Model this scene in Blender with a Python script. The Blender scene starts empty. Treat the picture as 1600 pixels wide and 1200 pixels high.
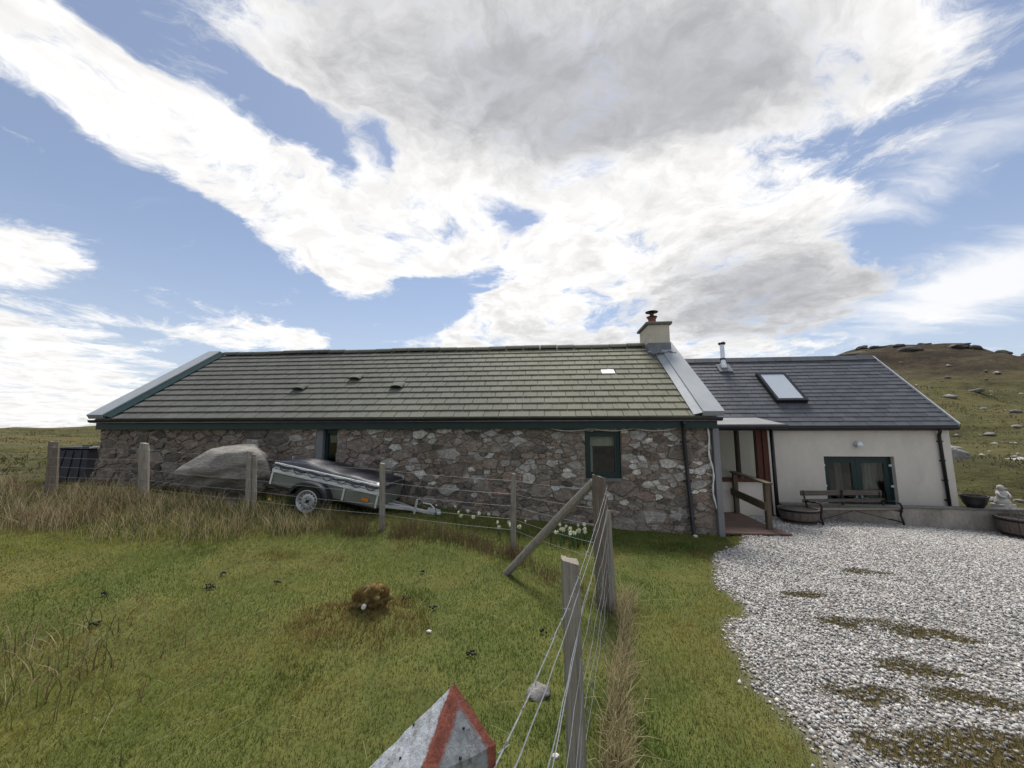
import bpy, bmesh, math, random
import numpy as np
from mathutils import Vector, Matrix, noise as mnoise

R = math.radians
rng = np.random.default_rng(11)
random.seed(5)
S = bpy.context.scene
COL = S.collection

# ------------------------------------------------------------------ camera
cam_d = bpy.data.cameras.new('camera')
cam_d.sensor_width = 36.0
cam_d.lens = 13.52
cam_d.clip_start = 0.05
cam_d.clip_end = 3000
cam = bpy.data.objects.new('camera', cam_d)
COL.objects.link(cam)
_p, _r = R(7.016), R(0.094)
_f = Vector((0, math.cos(_p), math.sin(_p)))
_u0 = Vector((0, -math.sin(_p), math.cos(_p)))
_r0 = Vector((1, 0, 0))
_rt = _r0 * math.cos(_r) - _u0 * math.sin(_r)
_up = _r0 * math.sin(_r) + _u0 * math.cos(_r)
cam.matrix_world = Matrix(((_rt.x, _up.x, -_f.x, 0), (_rt.y, _up.y, -_f.y, 0),
                           (_rt.z, _up.z, -_f.z, 1.65), (0, 0, 0, 1)))
S.camera = cam

# ------------------------------------------------------------------ sky, sun, exposure
SUN_EL, SUN_AZ = R(58), R(6)          # behind the big cloud ahead, a little to the right
SKY_STRENGTH = 0.078
CLOUD_WHITE = (9.5, 9.4, 9.25, 1)
CLOUD_GREY = (4.9, 4.95, 5.2, 1)
# cloud groups on the layer: centre, turn, half-lengths, weight
CLOUDS = [(0.138, 0.725, 1.572, 0.214, 0.761, 1.2),
    (0.109, 0.987, 1.62, 0.342, 0.538, 1),
    (0.595, 0.777, -2.23, 0.205, 0.358, 1),
    (0.473, 1.337, 1.86, 0.458, 0.632, 1),
    (0.794, 1.568, 2.511, 0.484, 0.597, 1),
    (0.136, 1.97, -2.589, 0.375, 0.983, 1),
    (-0.36, 1.271, -3.069, 0.199, 0.33, 0.7),
    (-0.23, 1.555, -2.53, 0.262, 0.295, 0.6),
    (1.234, 1.835, 1.918, 0.403, 0.521, 1.1),
    (0.707, 2.602, 1.497, 0.495, 1.421, 0.9),
    (-0.981, 0.707, -2.334, 0.135, 0.204, 1),
    (-0.918, 0.881, -2.99, 0.169, 0.231, 1.05),
    (-0.785, 1.066, 3.14, 0.2, 0.293, 1.05),
    (-0.695, 1.415, 3.117, 0.257, 0.388, 1.05),
    (-0.431, 0.717, 2.279, 0.097, 0.209, 0.9),
    (-0.596, 1.634, -2.492, 0.206, 0.285, 0.7),
    (-1.764, 1.364, -2.264, 0.206, 0.36, 0.9),
    (-3.618, 2.845, -2.292, 0.771, 2.043, 1),
    (-1.538, 2.318, 1.998, 0.298, 0.432, 0.9),
    (-0.579, 0.837, 2.377, 0.07, 0.142, -0.7),
    (-0.398, 0.999, -2.982, 0.056, 0.126, -0.5),
    (0.035, 1.297, -2.64, 0.082, 0.159, -0.7),
    (-0.371, 1.959, -2.602, 0.196, 0.446, -0.5),
    (-1.318, 1.085, 2.824, 0.187, 0.211, -0.5),
    (-1.268, 1.551, -3.12, 0.23, 0.317, -0.4)]
CIRRUS = [(1.234, 0.976, 2.928, 0.215, 0.282, 0.62),
    (2.007, 1.714, 2.944, 0.426, 0.569, 0.95),
    (1.936, 1.387, 2.603, 0.181, 0.275, 0.6),
    (1.188, 1.268, 1.172, 0.125, 0.241, 0.5)]
THICK = [(0.057, 0.739, 1.58, 0.247, 0.582, 1),
    (0.111, 1.008, 1.592, 0.198, 0.384, 0.5),
    (0.547, 0.794, 1.204, 0.158, 0.29, 0.45),
    (1.232, 1.856, 2.051, 0.422, 0.548, 1.1),
    (0.59, 2.676, 1.523, 0.519, 1.16, 0.5)]

class NT:
    """small helper to wire shader nodes"""
    def __init__(s, tree):
        s.t = tree
    def n(s, typ, **kw):
        nd = s.t.nodes.new(typ)
        for k, v in kw.items():
            if k.startswith('i_'):
                key = k[2:]
                key = int(key) if key.isdigit() else key.replace('_', ' ')
                nd.inputs[key].default_value = v
            else:
                setattr(nd, k, v)
        return nd
    def l(s, a, b):
        s.t.links.new(a, b)
    def math(s, op, a, b=None, clamp=False):
        nd = s.t.nodes.new('ShaderNodeMath'); nd.operation = op; nd.use_clamp = clamp
        for i, v in enumerate((a, b)):
            if v is None: continue
            if isinstance(v, (int, float)): nd.inputs[i].default_value = v
            else: s.l(v, nd.inputs[i])
        return nd.outputs[0]
    def smooth(s, x, a, b, lo=0.0, hi=1.0):
        nd = s.t.nodes.new('ShaderNodeMapRange'); nd.interpolation_type = 'SMOOTHSTEP'
        s.l(x, nd.inputs[0])
        for i, v in zip((1, 2, 3, 4), (a, b, lo, hi)): nd.inputs[i].default_value = v
        return nd.outputs[0]
    def mix(s, fac, a, b, blend='MIX'):
        nd = s.t.nodes.new('ShaderNodeMix'); nd.data_type = 'RGBA'; nd.blend_type = blend
        for sock, v in ((nd.inputs[0], fac), (nd.inputs[6], a), (nd.inputs[7], b)):
            if isinstance(v, (int, float)): sock.default_value = v
            elif isinstance(v, tuple): sock.default_value = v if len(v) == 4 else (*v, 1)
            else: s.l(v, sock)
        return nd.outputs[2]
    def noise(s, vec, scale, detail=4, rough=0.55, dist=0.0, color=False):
        nd = s.t.nodes.new('ShaderNodeTexNoise')
        nd.inputs['Scale'].default_value = scale; nd.inputs['Detail'].default_value = detail
        nd.inputs['Roughness'].default_value = rough; nd.inputs['Distortion'].default_value = dist
        if vec is not None: s.l(vec, nd.inputs['Vector'])
        return nd.outputs['Color'] if color else nd.outputs['Fac']
    def scale(s, vec, xyz):
        nd = s.t.nodes.new('ShaderNodeVectorMath'); nd.operation = 'MULTIPLY'
        s.l(vec, nd.inputs[0]); nd.inputs[1].default_value = xyz
        return nd.outputs[0]
    def ramp(s, fac, stops):
        nd = s.t.nodes.new('ShaderNodeValToRGB')
        el = nd.color_ramp.elements
        while len(el) < len(stops): el.new(0.5)
        for e, (p, c) in zip(el, stops):
            e.position = p; e.color = (*c, 1)
        s.l(fac, nd.inputs[0])
        return nd.outputs[0]

def build_world():
    w = bpy.data.worlds.new('World'); S.world = w; w.use_nodes = True
    w.cycles.sampling_method = 'NONE'
    t = w.node_tree; t.nodes.clear(); N = NT(t)
    out = N.n('ShaderNodeOutputWorld'); bg = N.n('ShaderNodeBackground')
    bg.inputs['Strength'].default_value = SKY_STRENGTH
    N.l(bg.outputs[0], out.inputs[0])
    sky = N.n('ShaderNodeTexSky'); sky.sky_type = 'NISHITA'; sky.sun_disc = False
    sky.sun_elevation = SUN_EL; sky.sun_rotation = SUN_AZ
    sky.altitude = 50; sky.air_density = 1.0; sky.dust_density = 0.5; sky.ozone_density = 4.0
    tc = N.n('ShaderNodeTexCoord')
    sep = N.n('ShaderNodeSeparateXYZ'); N.l(tc.outputs['Generated'], sep.inputs[0])
    zz = N.math('ADD', N.math('MAXIMUM', sep.outputs[2], 0.0), 0.15)
    comb = N.n('ShaderNodeCombineXYZ')
    N.l(N.math('DIVIDE', sep.outputs[0], zz), comb.inputs[0])
    N.l(N.math('DIVIDE', sep.outputs[1], zz), comb.inputs[1])
    uv = comb.outputs[0]                      # position on the cloud layer
    def warp(vec, scale, amp, detail):
        c = N.noise(vec, scale, detail, 0.6, color=True)
        a = N.n('ShaderNodeVectorMath', operation='SUBTRACT'); N.l(c, a.inputs[0]); a.inputs[1].default_value = (.5, .5, .5)
        b = N.n('ShaderNodeVectorMath', operation='SCALE'); N.l(a.outputs[0], b.inputs[0]); b.inputs['Scale'].default_value = amp
        d = N.n('ShaderNodeVectorMath', operation='ADD'); N.l(vec, d.inputs[0]); N.l(b.outputs[0], d.inputs[1])
        return d.outputs[0]
    wuv = warp(warp(uv, 1.5, 0.36, 1), 5.5, 0.15, 3)
    def blobs(lst, P, spread):
        tot = None
        for cx, cy, th, l0, l1, wt in lst:
            mp = N.n('ShaderNodeMapping'); mp.vector_type = 'TEXTURE'; N.l(P, mp.inputs[0])
            mp.inputs['Location'].default_value = (cx, cy, 0); mp.inputs['Rotation'].default_value = (0, 0, th)
            mp.inputs['Scale'].default_value = (l0 * spread, l1 * spread, 1)
            gr = N.n('ShaderNodeTexGradient'); gr.gradient_type = 'SPHERICAL'; N.l(mp.outputs[0], gr.inputs[0])
            ma = N.n('ShaderNodeMath'); ma.operation = 'MULTIPLY_ADD'; N.l(gr.outputs['Fac'], ma.inputs[0]); ma.inputs[1].default_value = wt
            if tot is None: ma.inputs[2].default_value = 0
            else: N.l(tot, ma.inputs[2])
            tot = ma.outputs[0]
        return tot
    dens = N.math('MINIMUM', N.math('MULTIPLY', blobs(CLOUDS, wuv, 1.22), 1.95), 1.12)
    fb = N.noise(wuv, 3.4, 8, 0.69)
    fb2 = N.noise(uv, 1.3, 2, 0.6)
    # the rest of the sky, outside the cloud groups above: plain broken cloud
    away = N.smooth(sep.outputs[1], 0.35, -0.1)
    dens = N.math('ADD', dens, N.math('MULTIPLY', away, N.smooth(fb2, 0.42, 0.62, 0.0, 1.1)))
    nz = N.math('SUBTRACT', fb, 0.5)
    D = N.math('ADD', dens, N.math('MULTIPLY', nz, 3.7))
    alpha = N.smooth(D, 0.22, 1.05)
    thick = N.math('ADD', N.math('MULTIPLY', blobs(THICK, wuv, 1.5), 1.15), N.math('MULTIPLY', nz, 1.5))
    grey = N.smooth(thick, -0.05, 1.1)
    # bright thin rims, softly shaded bodies
    body = N.math('MULTIPLY', N.smooth(D, 0.6, 2.0, 1.02, 0.86), N.smooth(N.noise(wuv, 8.0, 3, 0.55), 0.3, 0.7, 0.88, 1.06))
    ccol = N.mix(grey, CLOUD_WHITE, CLOUD_GREY)
    ccol = N.mix(1.0, ccol, body, 'MULTIPLY')
    # combed high cloud
    cm = N.n('ShaderNodeMapping'); N.l(wuv, cm.inputs[0]); cm.inputs['Rotation'].default_value = (0, 0, R(28)); cm.inputs['Scale'].default_value = (.9, 4.5, 1)
    cn = N.noise(cm.outputs[0], 1.6, 4, 0.6)
    cir = N.smooth(N.math('ADD', N.math('MULTIPLY', blobs(CIRRUS, wuv, 1.4), 1.3), N.math('MULTIPLY', N.math('SUBTRACT', cn, .5), 1.5)), 0.15, 1.2, 0.0, .8)
    # pale haze low down
    haze = N.smooth(sep.outputs[2], 0.0, 0.45, 0.62, 0.22)
    base = N.mix(haze, sky.outputs[0], (6.0, 6.3, 7.1, 1))
    base = N.mix(cir, base, CLOUD_WHITE)
    col = N.mix(alpha, base, ccol)
    N.l(col, bg.inputs['Color'])
build_world()

sun_d = bpy.data.lights.new('sun', 'SUN')
sun_d.energy = 3.0; sun_d.angle = R(20); sun_d.color = (1.0, 0.95, 0.88)
sun = bpy.data.objects.new('sun', sun_d); COL.objects.link(sun)
_dir = Vector((math.sin(SUN_AZ) * math.cos(SUN_EL), math.cos(SUN_AZ) * math.cos(SUN_EL), math.sin(SUN_EL)))
sun.rotation_euler = (-_dir).to_track_quat('-Z', 'Y').to_euler()
sun.location = _dir * 60
S.view_settings.view_transform = 'Standard'
S.view_settings.look = 'None'
S.view_settings.exposure = 0.55
S.view_settings.gamma = 1.0
S.view_settings.use_curve_mapping = False
S.cycles.max_bounces = 5
S.cycles.diffuse_bounces = 2
S.cycles.glossy_bounces = 3
S.cycles.transparent_max_bounces = 8

# ------------------------------------------------------------------ numpy noise
def _hash(i, j, seed):
    h = (i * 374761393 + j * 668265263 + seed * 2147483647) & 0xffffffff
    h = ((h ^ (h >> 13)) * 1274126177) & 0xffffffff
    return ((h ^ (h >> 16)) & 0xffff) / 65535.0
def vnoise(x, y, seed=0):
    x = np.asarray(x, float); y = np.asarray(y, float)
    i = np.floor(x).astype(np.int64); j = np.floor(y).astype(np.int64)
    u = x - i; v = y - j
    u = u * u * (3 - 2 * u); v = v * v * (3 - 2 * v)
    a = _hash(i, j, seed); b = _hash(i + 1, j, seed); c = _hash(i, j + 1, seed); d = _hash(i + 1, j + 1, seed)
    return (a * (1 - u) + b * u) * (1 - v) + (c * (1 - u) + d * u) * v - 0.5
def fbm(x, y, seed=0, oct=4):
    t = 0; a = 1.0
    for k in range(oct):
        t = t + a * vnoise(np.asarray(x) * 2 ** k, np.asarray(y) * 2 ** k, seed + k * 17); a *= 0.5
    return t
def sstep(a, b, x):
    t = np.clip((np.asarray(x, float) - a) / (b - a), 0, 1)
    return t * t * (3 - 2 * t)

# ------------------------------------------------------------------ ground height
_GX = ([-40, -14, -9, -7.5, -4.9, -1.3, .6, 2.4, 4, 7, 9.5, 13, 40], [.5, .62, .52, .47, .35, .15, -.08, -.22, -.25, -.27, -.40, -.35, -.2])
_GY = ([-6, 0, 2, 4, 6, 7.5, 60], [.15, .25, .45, .75, .95, 1, 1])
# terrace sunk between the low wall and the white house (corners in world x, y)
def terrace_mask(x, y):
    lw = 8.78 - (x - 5.95) * 0.152          # low wall line
    hs = 9.62 - (x - 6.40) * 0.101          # house front
    return (x > 6.05) & (x < 10.3) & (y > lw + 0.05) & (y < hs + 0.3)
def ground_z(x, y):
    x = np.asarray(x, float); y = np.asarray(y, float)
    z = np.interp(x, *_GX) * np.interp(y, *_GY)
    rr = np.hypot(x, y)
    z = z + (0.04 * fbm(x * .9, y * .9, 3, 3) + .022 * fbm(x * 3.1, y * 3.1, 5, 2)) * (1 - sstep(4, 6, x))
    z = z + .10 * np.exp(-(((x + 1.24) / .20) ** 2 + ((y - 3.46) / .15) ** 2)) + .035 * np.exp(-(((x + 1.15) / .5) ** 2 + ((y - 3.32) / .3) ** 2))
    far = sstep(12, 40, rr)
    z = z + far * 1.1 * fbm(x * .06, y * .06, 9, 5) + sstep(10.5, 18, rr) * 0.35 * fbm(x * .35, y * .35, 21, 3)
    # hill behind the white house
    hill = 21.0 * np.exp(-(((x - 96) / 36) ** 2 + ((y - 101) / 46) ** 2))
    hill = hill + 4.5 * np.exp(-(((x - 42) / 22) ** 2 + ((y - 44) / 17) ** 2))
    hill = hill + 7 * np.exp(-(((x - 190) / 60) ** 2 + ((y - 120) / 60) ** 2))
    hill = hill + 4 * np.exp(-(((x - 60) / 26) ** 2 + ((y - 112) / 30) ** 2))
    hill = hill * (1 + .16 * fbm(x * .035, y * .035, 40, 4) + .06 * fbm(x * .2, y * .2, 44, 3))
    ridge = np.abs(fbm(x * .09, y * .13, 46, 4)); hill = hill + sstep(25, 60, rr) * (x > 0) * (1.1 * ridge + .35 * fbm(x * .5, y * .6, 47, 2)) * np.clip(hill / 6, 0, 1)
    hill = hill + sstep(11, 17, hill) * (2.2 * np.abs(fbm(x * .11, y * .09, 49, 4)) - .5)
    # moor on the other side
    moor = 1.0 * np.exp(-(((x + 75) / 55) ** 2 + ((y - 62) / 26) ** 2)) + 5.0 * np.exp(-(((x + 90) / 75) ** 2 + ((y - 150) / 60) ** 2))
    z = z + hill * sstep(10, 30, rr) + moor * sstep(12, 40, rr)
    z = z + 0.9 * sstep(10.2, 15, x) * sstep(7.6, 13, y)
    z = np.where(terrace_mask(x, y), -1.05, z)
    return z
def gz(x, y):
    return float(ground_z(np.array([x]), np.array([y]))[0])

GRAVEL_EDGE = [(4.95, 9.2), (4.25, 7.25), (4.1, 7.05), (3.3, 6.3), (2.55, 5.0), (2.5, 4.6), (2.36, 4.25), (2.0, 3.8), (1.84, 3.55), (1.68, 3.2), (1.62, 2.95), (1.62, 2.6), (1.56, 2.2), (1.5, 1.6), (1.45, 0.5), (1.4, -3)]
_ge = np.array(GRAVEL_EDGE)[::-1]
def gravel_mask(x, y):
    """1 on the gravel, 0 on the grass"""
    edge = np.interp(y, _ge[:, 1], _ge[:, 0]) + 0.20 * fbm(np.asarray(x) * 2.2, np.asarray(y) * 2.2, 61, 4)
    lw = 8.80 - (np.asarray(x) - 5.95) * 0.152
    return sstep(-.13, .10, x - edge) * (np.asarray(y) < np.where(np.asarray(x) > 5.9, lw, 9.3))
MOSS = [(3.35, 4.55, .30, .10), (3.05, 3.85, .28, .12), (3.75, 3.75, .34, .14), (3.0, 3.2, .26, .10), (2.45, 2.80, .30, .13), (3.2, 2.78, .33, .10), (2.6, 2.35, .42, .20), (2.2, 2.3, .2, .12), (2.9, 2.15, .3, .16), (4.6, 5.4, .3, .1)]
def moss_mask(x, y):
    m = 0
    for cx, cy, rx, ry in MOSS:
        dx = (x - cx); dy = (y - cy) + dx * .18
        m = np.maximum(m, 1 - sstep(.5, 1.5, (dx / rx) ** 2 + (dy / ry) ** 2 + 2.6 * fbm(x * 3.2, y * 4.5, 70, 4)))
    return m
def in_cottage(x, y):
    c, s = math.cos(R(5.136)), math.sin(R(5.136))
    dx, dy = x + 9.125, y - 8.32
    a = dx * c - dy * s; b = dx * s + dy * c
    return (a > .0) & (a < 13.05) & (b > .2) & (b < 5.5)

# ------------------------------------------------------------------ object helpers
def tag(o, label=None, cat=None, group=None, kind=None):
    if label: o['label'] = label
    if cat: o['category'] = cat
    if group: o['group'] = group
    if kind: o['kind'] = kind
    return o
def empty(name, loc=(0, 0, 0), rot=(0, 0, 0)):
    o = bpy.data.objects.new(name, None); COL.objects.link(o)
    o.empty_display_size = .1
    o.location = loc; o.rotation_euler = rot
    return o
def link(name, me, mat=None, parent=None, loc=None, rot=None, smooth=False):
    o = bpy.data.objects.new(name, me); COL.objects.link(o)
    if mat is not None and len(me.materials) == 0: me.materials.append(mat)
    if parent is not None: o.parent = parent
    if loc is not None: o.location = loc
    if rot is not None: o.rotation_euler = rot
    if smooth: me.shade_smooth()
    return o
class MB:
    """collects shapes into one mesh"""
    def __init__(s):
        s.v = []; s.f = []; s.m = []
    def add(s, vs, fs, mi=0):
        o = len(s.v); s.v += [tuple(v) for v in vs]; s.f += [tuple(i + o for i in f) for f in fs]; s.m += [mi] * len(fs)
        return s
    def box(s, x0, x1, y0, y1, z0, z1, mi=0):
        return s.add([(x0, y0, z0), (x1, y0, z0), (x1, y1, z0), (x0, y1, z0), (x0, y0, z1), (x1, y0, z1), (x1, y1, z1), (x0, y1, z1)],
                     [(0, 3, 2, 1), (4, 5, 6, 7), (0, 1, 5, 4), (1, 2, 6, 5), (2, 3, 7, 6), (3, 0, 4, 7)], mi)
    def bar(s, a, b, w, h, up=(0, 0, 1), mi=0):
        """a rectangular bar from a to b, w across and h along up"""
        a = Vector(a); b = Vector(b); t = (b - a).normalized(); u = Vector(up)
        sd = t.cross(u).normalized(); u = sd.cross(t).normalized()
        vs = []
        for p in (a, b):
            for i, j in ((-1, -1), (1, -1), (1, 1), (-1, 1)):
                vs.append(p + sd * (w / 2 * i) + u * (h / 2 * j))
        return s.add(vs, [(0, 1, 2, 3), (7, 6, 5, 4), (0, 4, 5, 1), (1, 5, 6, 2), (2, 6, 7, 3), (3, 7, 4, 0)], mi)
    def tube(s, pts, rad, n=8, cap=True, mi=0, jit=0.0):
        pts = [Vector(p) for p in pts]; k = len(pts)
        rads = rad if isinstance(rad, (list, tuple)) else [rad] * k
        vs = []; ref = None
        for i, p in enumerate(pts):
            t = (pts[min(i + 1, k - 1)] - pts[max(i - 1, 0)]).normalized()
            if ref is None:
                ref = Vector((0, 0, 1)) if abs(t.z) < .9 else Vector((1, 0, 0))
            a = (ref - t * ref.dot(t)).normalized(); ref = a; b = t.cross(a)
            for q in range(n):
                an = 2 * math.pi * q / n; rr = rads[i] * (1 + jit * (random.random() - .5))
                vs.append(p + a * math.cos(an) * rr + b * math.sin(an) * rr)
        fs = []
        for i in range(k - 1):
            for q in range(n):
                r2 = (q + 1) % n
                fs.append((i * n + q, i * n + r2, (i + 1) * n + r2, (i + 1) * n + q))
        if cap:
            fs.append(tuple(range(n - 1, -1, -1))); fs.append(tuple((k - 1) * n + q for q in range(n)))
        return s.add(vs, fs, mi)
    def lathe(s, prof, n=16, c=(0, 0, 0), mi=0):
        vs = []; k = len(prof)
        for r_, z_ in prof:
            for q in range(n):
                an = 2 * math.pi * q / n
                vs.append((c[0] + r_ * math.cos(an), c[1] + r_ * math.sin(an), c[2] + z_))
        fs = [(i * n + q, i * n + (q + 1) % n, (i + 1) * n + (q + 1) % n, (i + 1) * n + q) for i in range(k - 1) for q in range(n)]
        fs.append(tuple(range(n - 1, -1, -1))); fs.append(tuple((k - 1) * n + q for q in range(n)))
        return s.add(vs, fs, mi)
    def mesh(s, name, mats=()):
        me = bpy.data.meshes.new(name); me.from_pydata(s.v, [], s.f)
        for m in mats: me.materials.append(m)
        if len(mats) > 1: me.polygons.foreach_set('material_index', s.m)
        me.update()
        return me
    def build(s, name, mat, parent=None, smooth=False, loc=None, rot=None, bevel=0.0):
        mats = mat if isinstance(mat, (list, tuple)) else [mat]
        me = s.mesh(name, mats)
        if bevel > 0:
            bm = bmesh.new(); bm.from_mesh(me)
            bmesh.ops.bevel(bm, geom=bm.edges[:], offset=bevel, segments=1, affect='EDGES', profile=.5)
            bm.to_mesh(me); bm.free()
        return link(name, me, None, parent, loc, rot, smooth)
def np_mesh(name, verts, faces_flat, loop_counts, mat, parent=None, col=None, smooth=False, fattr=None):
    """fast mesh from numpy arrays"""
    me = bpy.data.meshes.new(name)
    nv = len(verts); nl = len(faces_flat); nf = len(loop_counts)
    me.vertices.add(nv); me.loops.add(nl); me.polygons.add(nf)
    me.vertices.foreach_set('co', np.asarray(verts, np.float32).ravel())
    me.loops.foreach_set('vertex_index', np.asarray(faces_flat, np.int32))
    st = np.zeros(nf, np.int32); st[1:] = np.cumsum(loop_counts)[:-1]
    me.polygons.foreach_set('loop_start', st)
    me.materials.append(mat)
    if col is not None:
        at = me.attributes.new('tint', 'FLOAT_COLOR', 'POINT')
        c4 = np.ones((nv, 4), np.float32); c4[:, :3] = col
        at.data.foreach_set('color', c4.ravel())
    if fattr is not None:
        for k, v in fattr.items():
            at = me.attributes.new(k, 'FLOAT', 'POINT'); at.data.foreach_set('value', np.asarray(v, np.float32))
    me.update(calc_edges=True); me.validate()
    if smooth: me.shade_smooth()
    return link(name, me, None, parent)

# ------------------------------------------------------------------ materials
def new_mat(name):
    m = bpy.data.materials.new(name); m.use_nodes = True
    t = m.node_tree; t.nodes.clear(); N = NT(t)
    out = N.n('ShaderNodeOutputMaterial'); bs = N.n('ShaderNodeBsdfPrincipled')
    N.l(bs.outputs[0], out.inputs[0])
    return m, N, bs, out
def position(N, obj=False):
    if obj:
        return N.n('ShaderNodeTexCoord').outputs['Object']
    return N.n('ShaderNodeNewGeometry').outputs['Position']
def add_bump(N, bs, h, strength, dist=0.02):
    b = N.n('ShaderNodeBump'); b.inputs['Strength'].default_value = strength; b.inputs['Distance'].default_value = dist
    N.l(h, b.inputs['Height']); N.l(b.outputs[0], bs.inputs['Normal'])
def pmat(name, base, rough=.75, metallic=0.0, var=.35, scale=5.0, stretch=(1, 1, 1), dirt=None, dirt_amt=.5, bump=.25, bscale=60.0, rnd=None, rnd_amt=.25, obj=False, spec=.4, bdist=.006):
    """mottled painted / weathered surface; rnd 'object' or 'island' varies it piece by piece"""
    m, N, bs, out = new_mat(name)
    P = N.scale(position(N, obj), stretch)
    n1 = N.noise(P, scale, 6, .6); n2 = N.noise(P, scale * 7, 4, .6)
    k = N.math('ADD', N.math('MULTIPLY', n1, .65), N.math('MULTIPLY', n2, .35))
    lo = tuple(c * (1 - var) for c in base); hi = tuple(min(1, c * (1 + var)) for c in base)
    col = N.ramp(k, [(.3, lo), (.7, hi)])
    if dirt is not None:
        dn = N.smooth(N.noise(P, scale * .6, 7, .68), .5, .72, 0, dirt_amt)
        col = N.mix(dn, col, dirt)
    if rnd:
        if rnd == 'object': r_ = N.n('ShaderNodeObjectInfo').outputs['Random']
        else: r_ = N.n('ShaderNodeNewGeometry').outputs['Random Per Island']
        f = N.n('ShaderNodeMapRange'); N.l(r_, f.inputs[0]); f.inputs[3].default_value = 1 - rnd_amt; f.inputs[4].default_value = 1 + rnd_amt
        col = N.mix(1.0, col, f.outputs[0], 'MULTIPLY')
    N.l(col, bs.inputs['Base Color'])
    rr = N.n('ShaderNodeMapRange'); N.l(n2, rr.inputs[0]); rr.inputs[3].default_value = max(.02, rough - .12); rr.inputs[4].default_value = min(1, rough + .12)
    N.l(rr.outputs[0], bs.inputs['Roughness'])
    bs.inputs['Metallic'].default_value = metallic
    bs.inputs['Specular IOR Level'].default_value = spec
    if bump > 0: add_bump(N, bs, N.noise(P, bscale, 6, .7), bump, bdist)
    return m

def tile_mat(name, rnd):
    m, N, bs, out = new_mat(name)
    P = position(N)
    sp = N.n('ShaderNodeSeparateXYZ'); N.l(P, sp.inputs[0])
    big = N.noise(P, .35, 4, .6)
    # older grey tiles on one side, yellow-green lichen growing towards the chimney
    gx = N.math('ADD', N.smooth(sp.outputs[0], -7.5, 4.0), N.math('MULTIPLY', N.math('SUBTRACT', big, .5), .9))
    base = N.ramp(gx, [(0.0, (.10, .10, .092)), (.45, (.13, .133, .11)), (1.0, (.195, .192, .138))])
    streak = N.noise(N.scale(P, (26, 1.2, 1.2)), 1.0, 4, .6)
    sband = N.math('MULTIPLY', N.smooth(streak, .54, .68), N.smooth(N.noise(P, .55, 3, .5), .4, .6))
    base = N.mix(N.math('MULTIPLY', sband, .45), base, (.06, .058, .05))
    spots = N.smooth(N.noise(P, 22, 6, .7), .5, .75)
    base = N.mix(N.math('MULTIPLY', spots, .4), base, (.30, .30, .24))
    moss = N.smooth(N.noise(P, 3.2, 7, .7), .57, .75)
    base = N.mix(N.math('MULTIPLY', moss, .45), base, (.085, .09, .045))
    r_ = N.n('ShaderNodeObjectInfo').outputs['Random'] if rnd == 'object' else N.n('ShaderNodeNewGeometry').outputs['Random Per Island']
    f = N.n('ShaderNodeMapRange'); N.l(r_, f.inputs[0]); f.inputs[3].default_value = .91; f.inputs[4].default_value = 1.09
    base = N.mix(1.0, base, f.outputs[0], 'MULTIPLY')
    N.l(base, bs.inputs['Base Color']); bs.inputs['Roughness'].default_value = .85
    bs.inputs['Specular IOR Level'].default_value = .25
    add_bump(N, bs, N.noise(P, 70, 5, .7), .35, .006)
    return m
def slate_mat(name, rnd):
    m, N, bs, out = new_mat(name)
    P = position(N)
    r_ = N.n('ShaderNodeObjectInfo').outputs['Random'] if rnd == 'object' else N.n('ShaderNodeNewGeometry').outputs['Random Per Island']
    base = N.ramp(r_, [(0, (.062, .068, .078)), (.5, (.076, .082, .093)), (1, (.092, .099, .111))])
    base = N.mix(N.smooth(N.noise(P, 9, 6, .65), .45, .8, 0, .3), base, (.13, .13, .135))
    N.l(base, bs.inputs['Base Color']); bs.inputs['Roughness'].default_value = .55
    bs.inputs['Specular IOR Level'].default_value = .35
    add_bump(N, bs, N.noise(N.scale(P, (1, 1, 1)), 45, 5, .65), .3, .004)
    return m
def stone_mat():
    m, N, bs, out = new_mat('rubble_stone')
    at = N.n('ShaderNodeAttribute'); at.attribute_name = 'tone'
    P = position(N)
    base = N.ramp(at.outputs['Fac'], [(0.0, (.09, .08, .07)), (.16, (.185, .158, .132)), (.32, (.22, .172, .135)), (.46, (.26, .232, .197)),
                                      (.60, (.275, .195, .148)), (.72, (.32, .298, .268)), (.86, (.42, .40, .36)), (1.0, (.60, .575, .52))])
    n1 = N.noise(P, 9, 7, .68)
    base = N.mix(1.0, base, N.smooth(n1, .28, .72, .68, 1.3), 'MULTIPLY')
    base = N.mix(1.0, base, N.smooth(N.noise(P, 32, 5, .7), .3, .7, .65, 1.3), 'MULTIPLY')
    # bedding bands and rusty patches
    band = N.noise(N.scale(P, (3, 3, 22)), 1.2, 5, .6)
    base = N.mix(N.smooth(band, .52, .7, 0, .4), base, (.10, .085, .08))
    rust = N.smooth(N.noise(P, 4.3, 6, .65), .58, .74, 0, .5)
    base = N.mix(rust, base, (.16, .105, .065))
    lich = N.smooth(N.noise(P, 26, 6, .75), .62, .70, 0, .5)
    base = N.mix(lich, base, (.40, .40, .36))
    N.l(base, bs.inputs['Base Color']); bs.inputs['Roughness'].default_value = .9
    bs.inputs['Specular IOR Level'].default_value = .2
    h = N.math('ADD', N.noise(P, 30, 7, .7), N.math('MULTIPLY', N.noise(N.scale(P, (4, 4, 26)), 1.5, 5, .6), .7))
    add_bump(N, bs, h, .7, .022)
    return m
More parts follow.
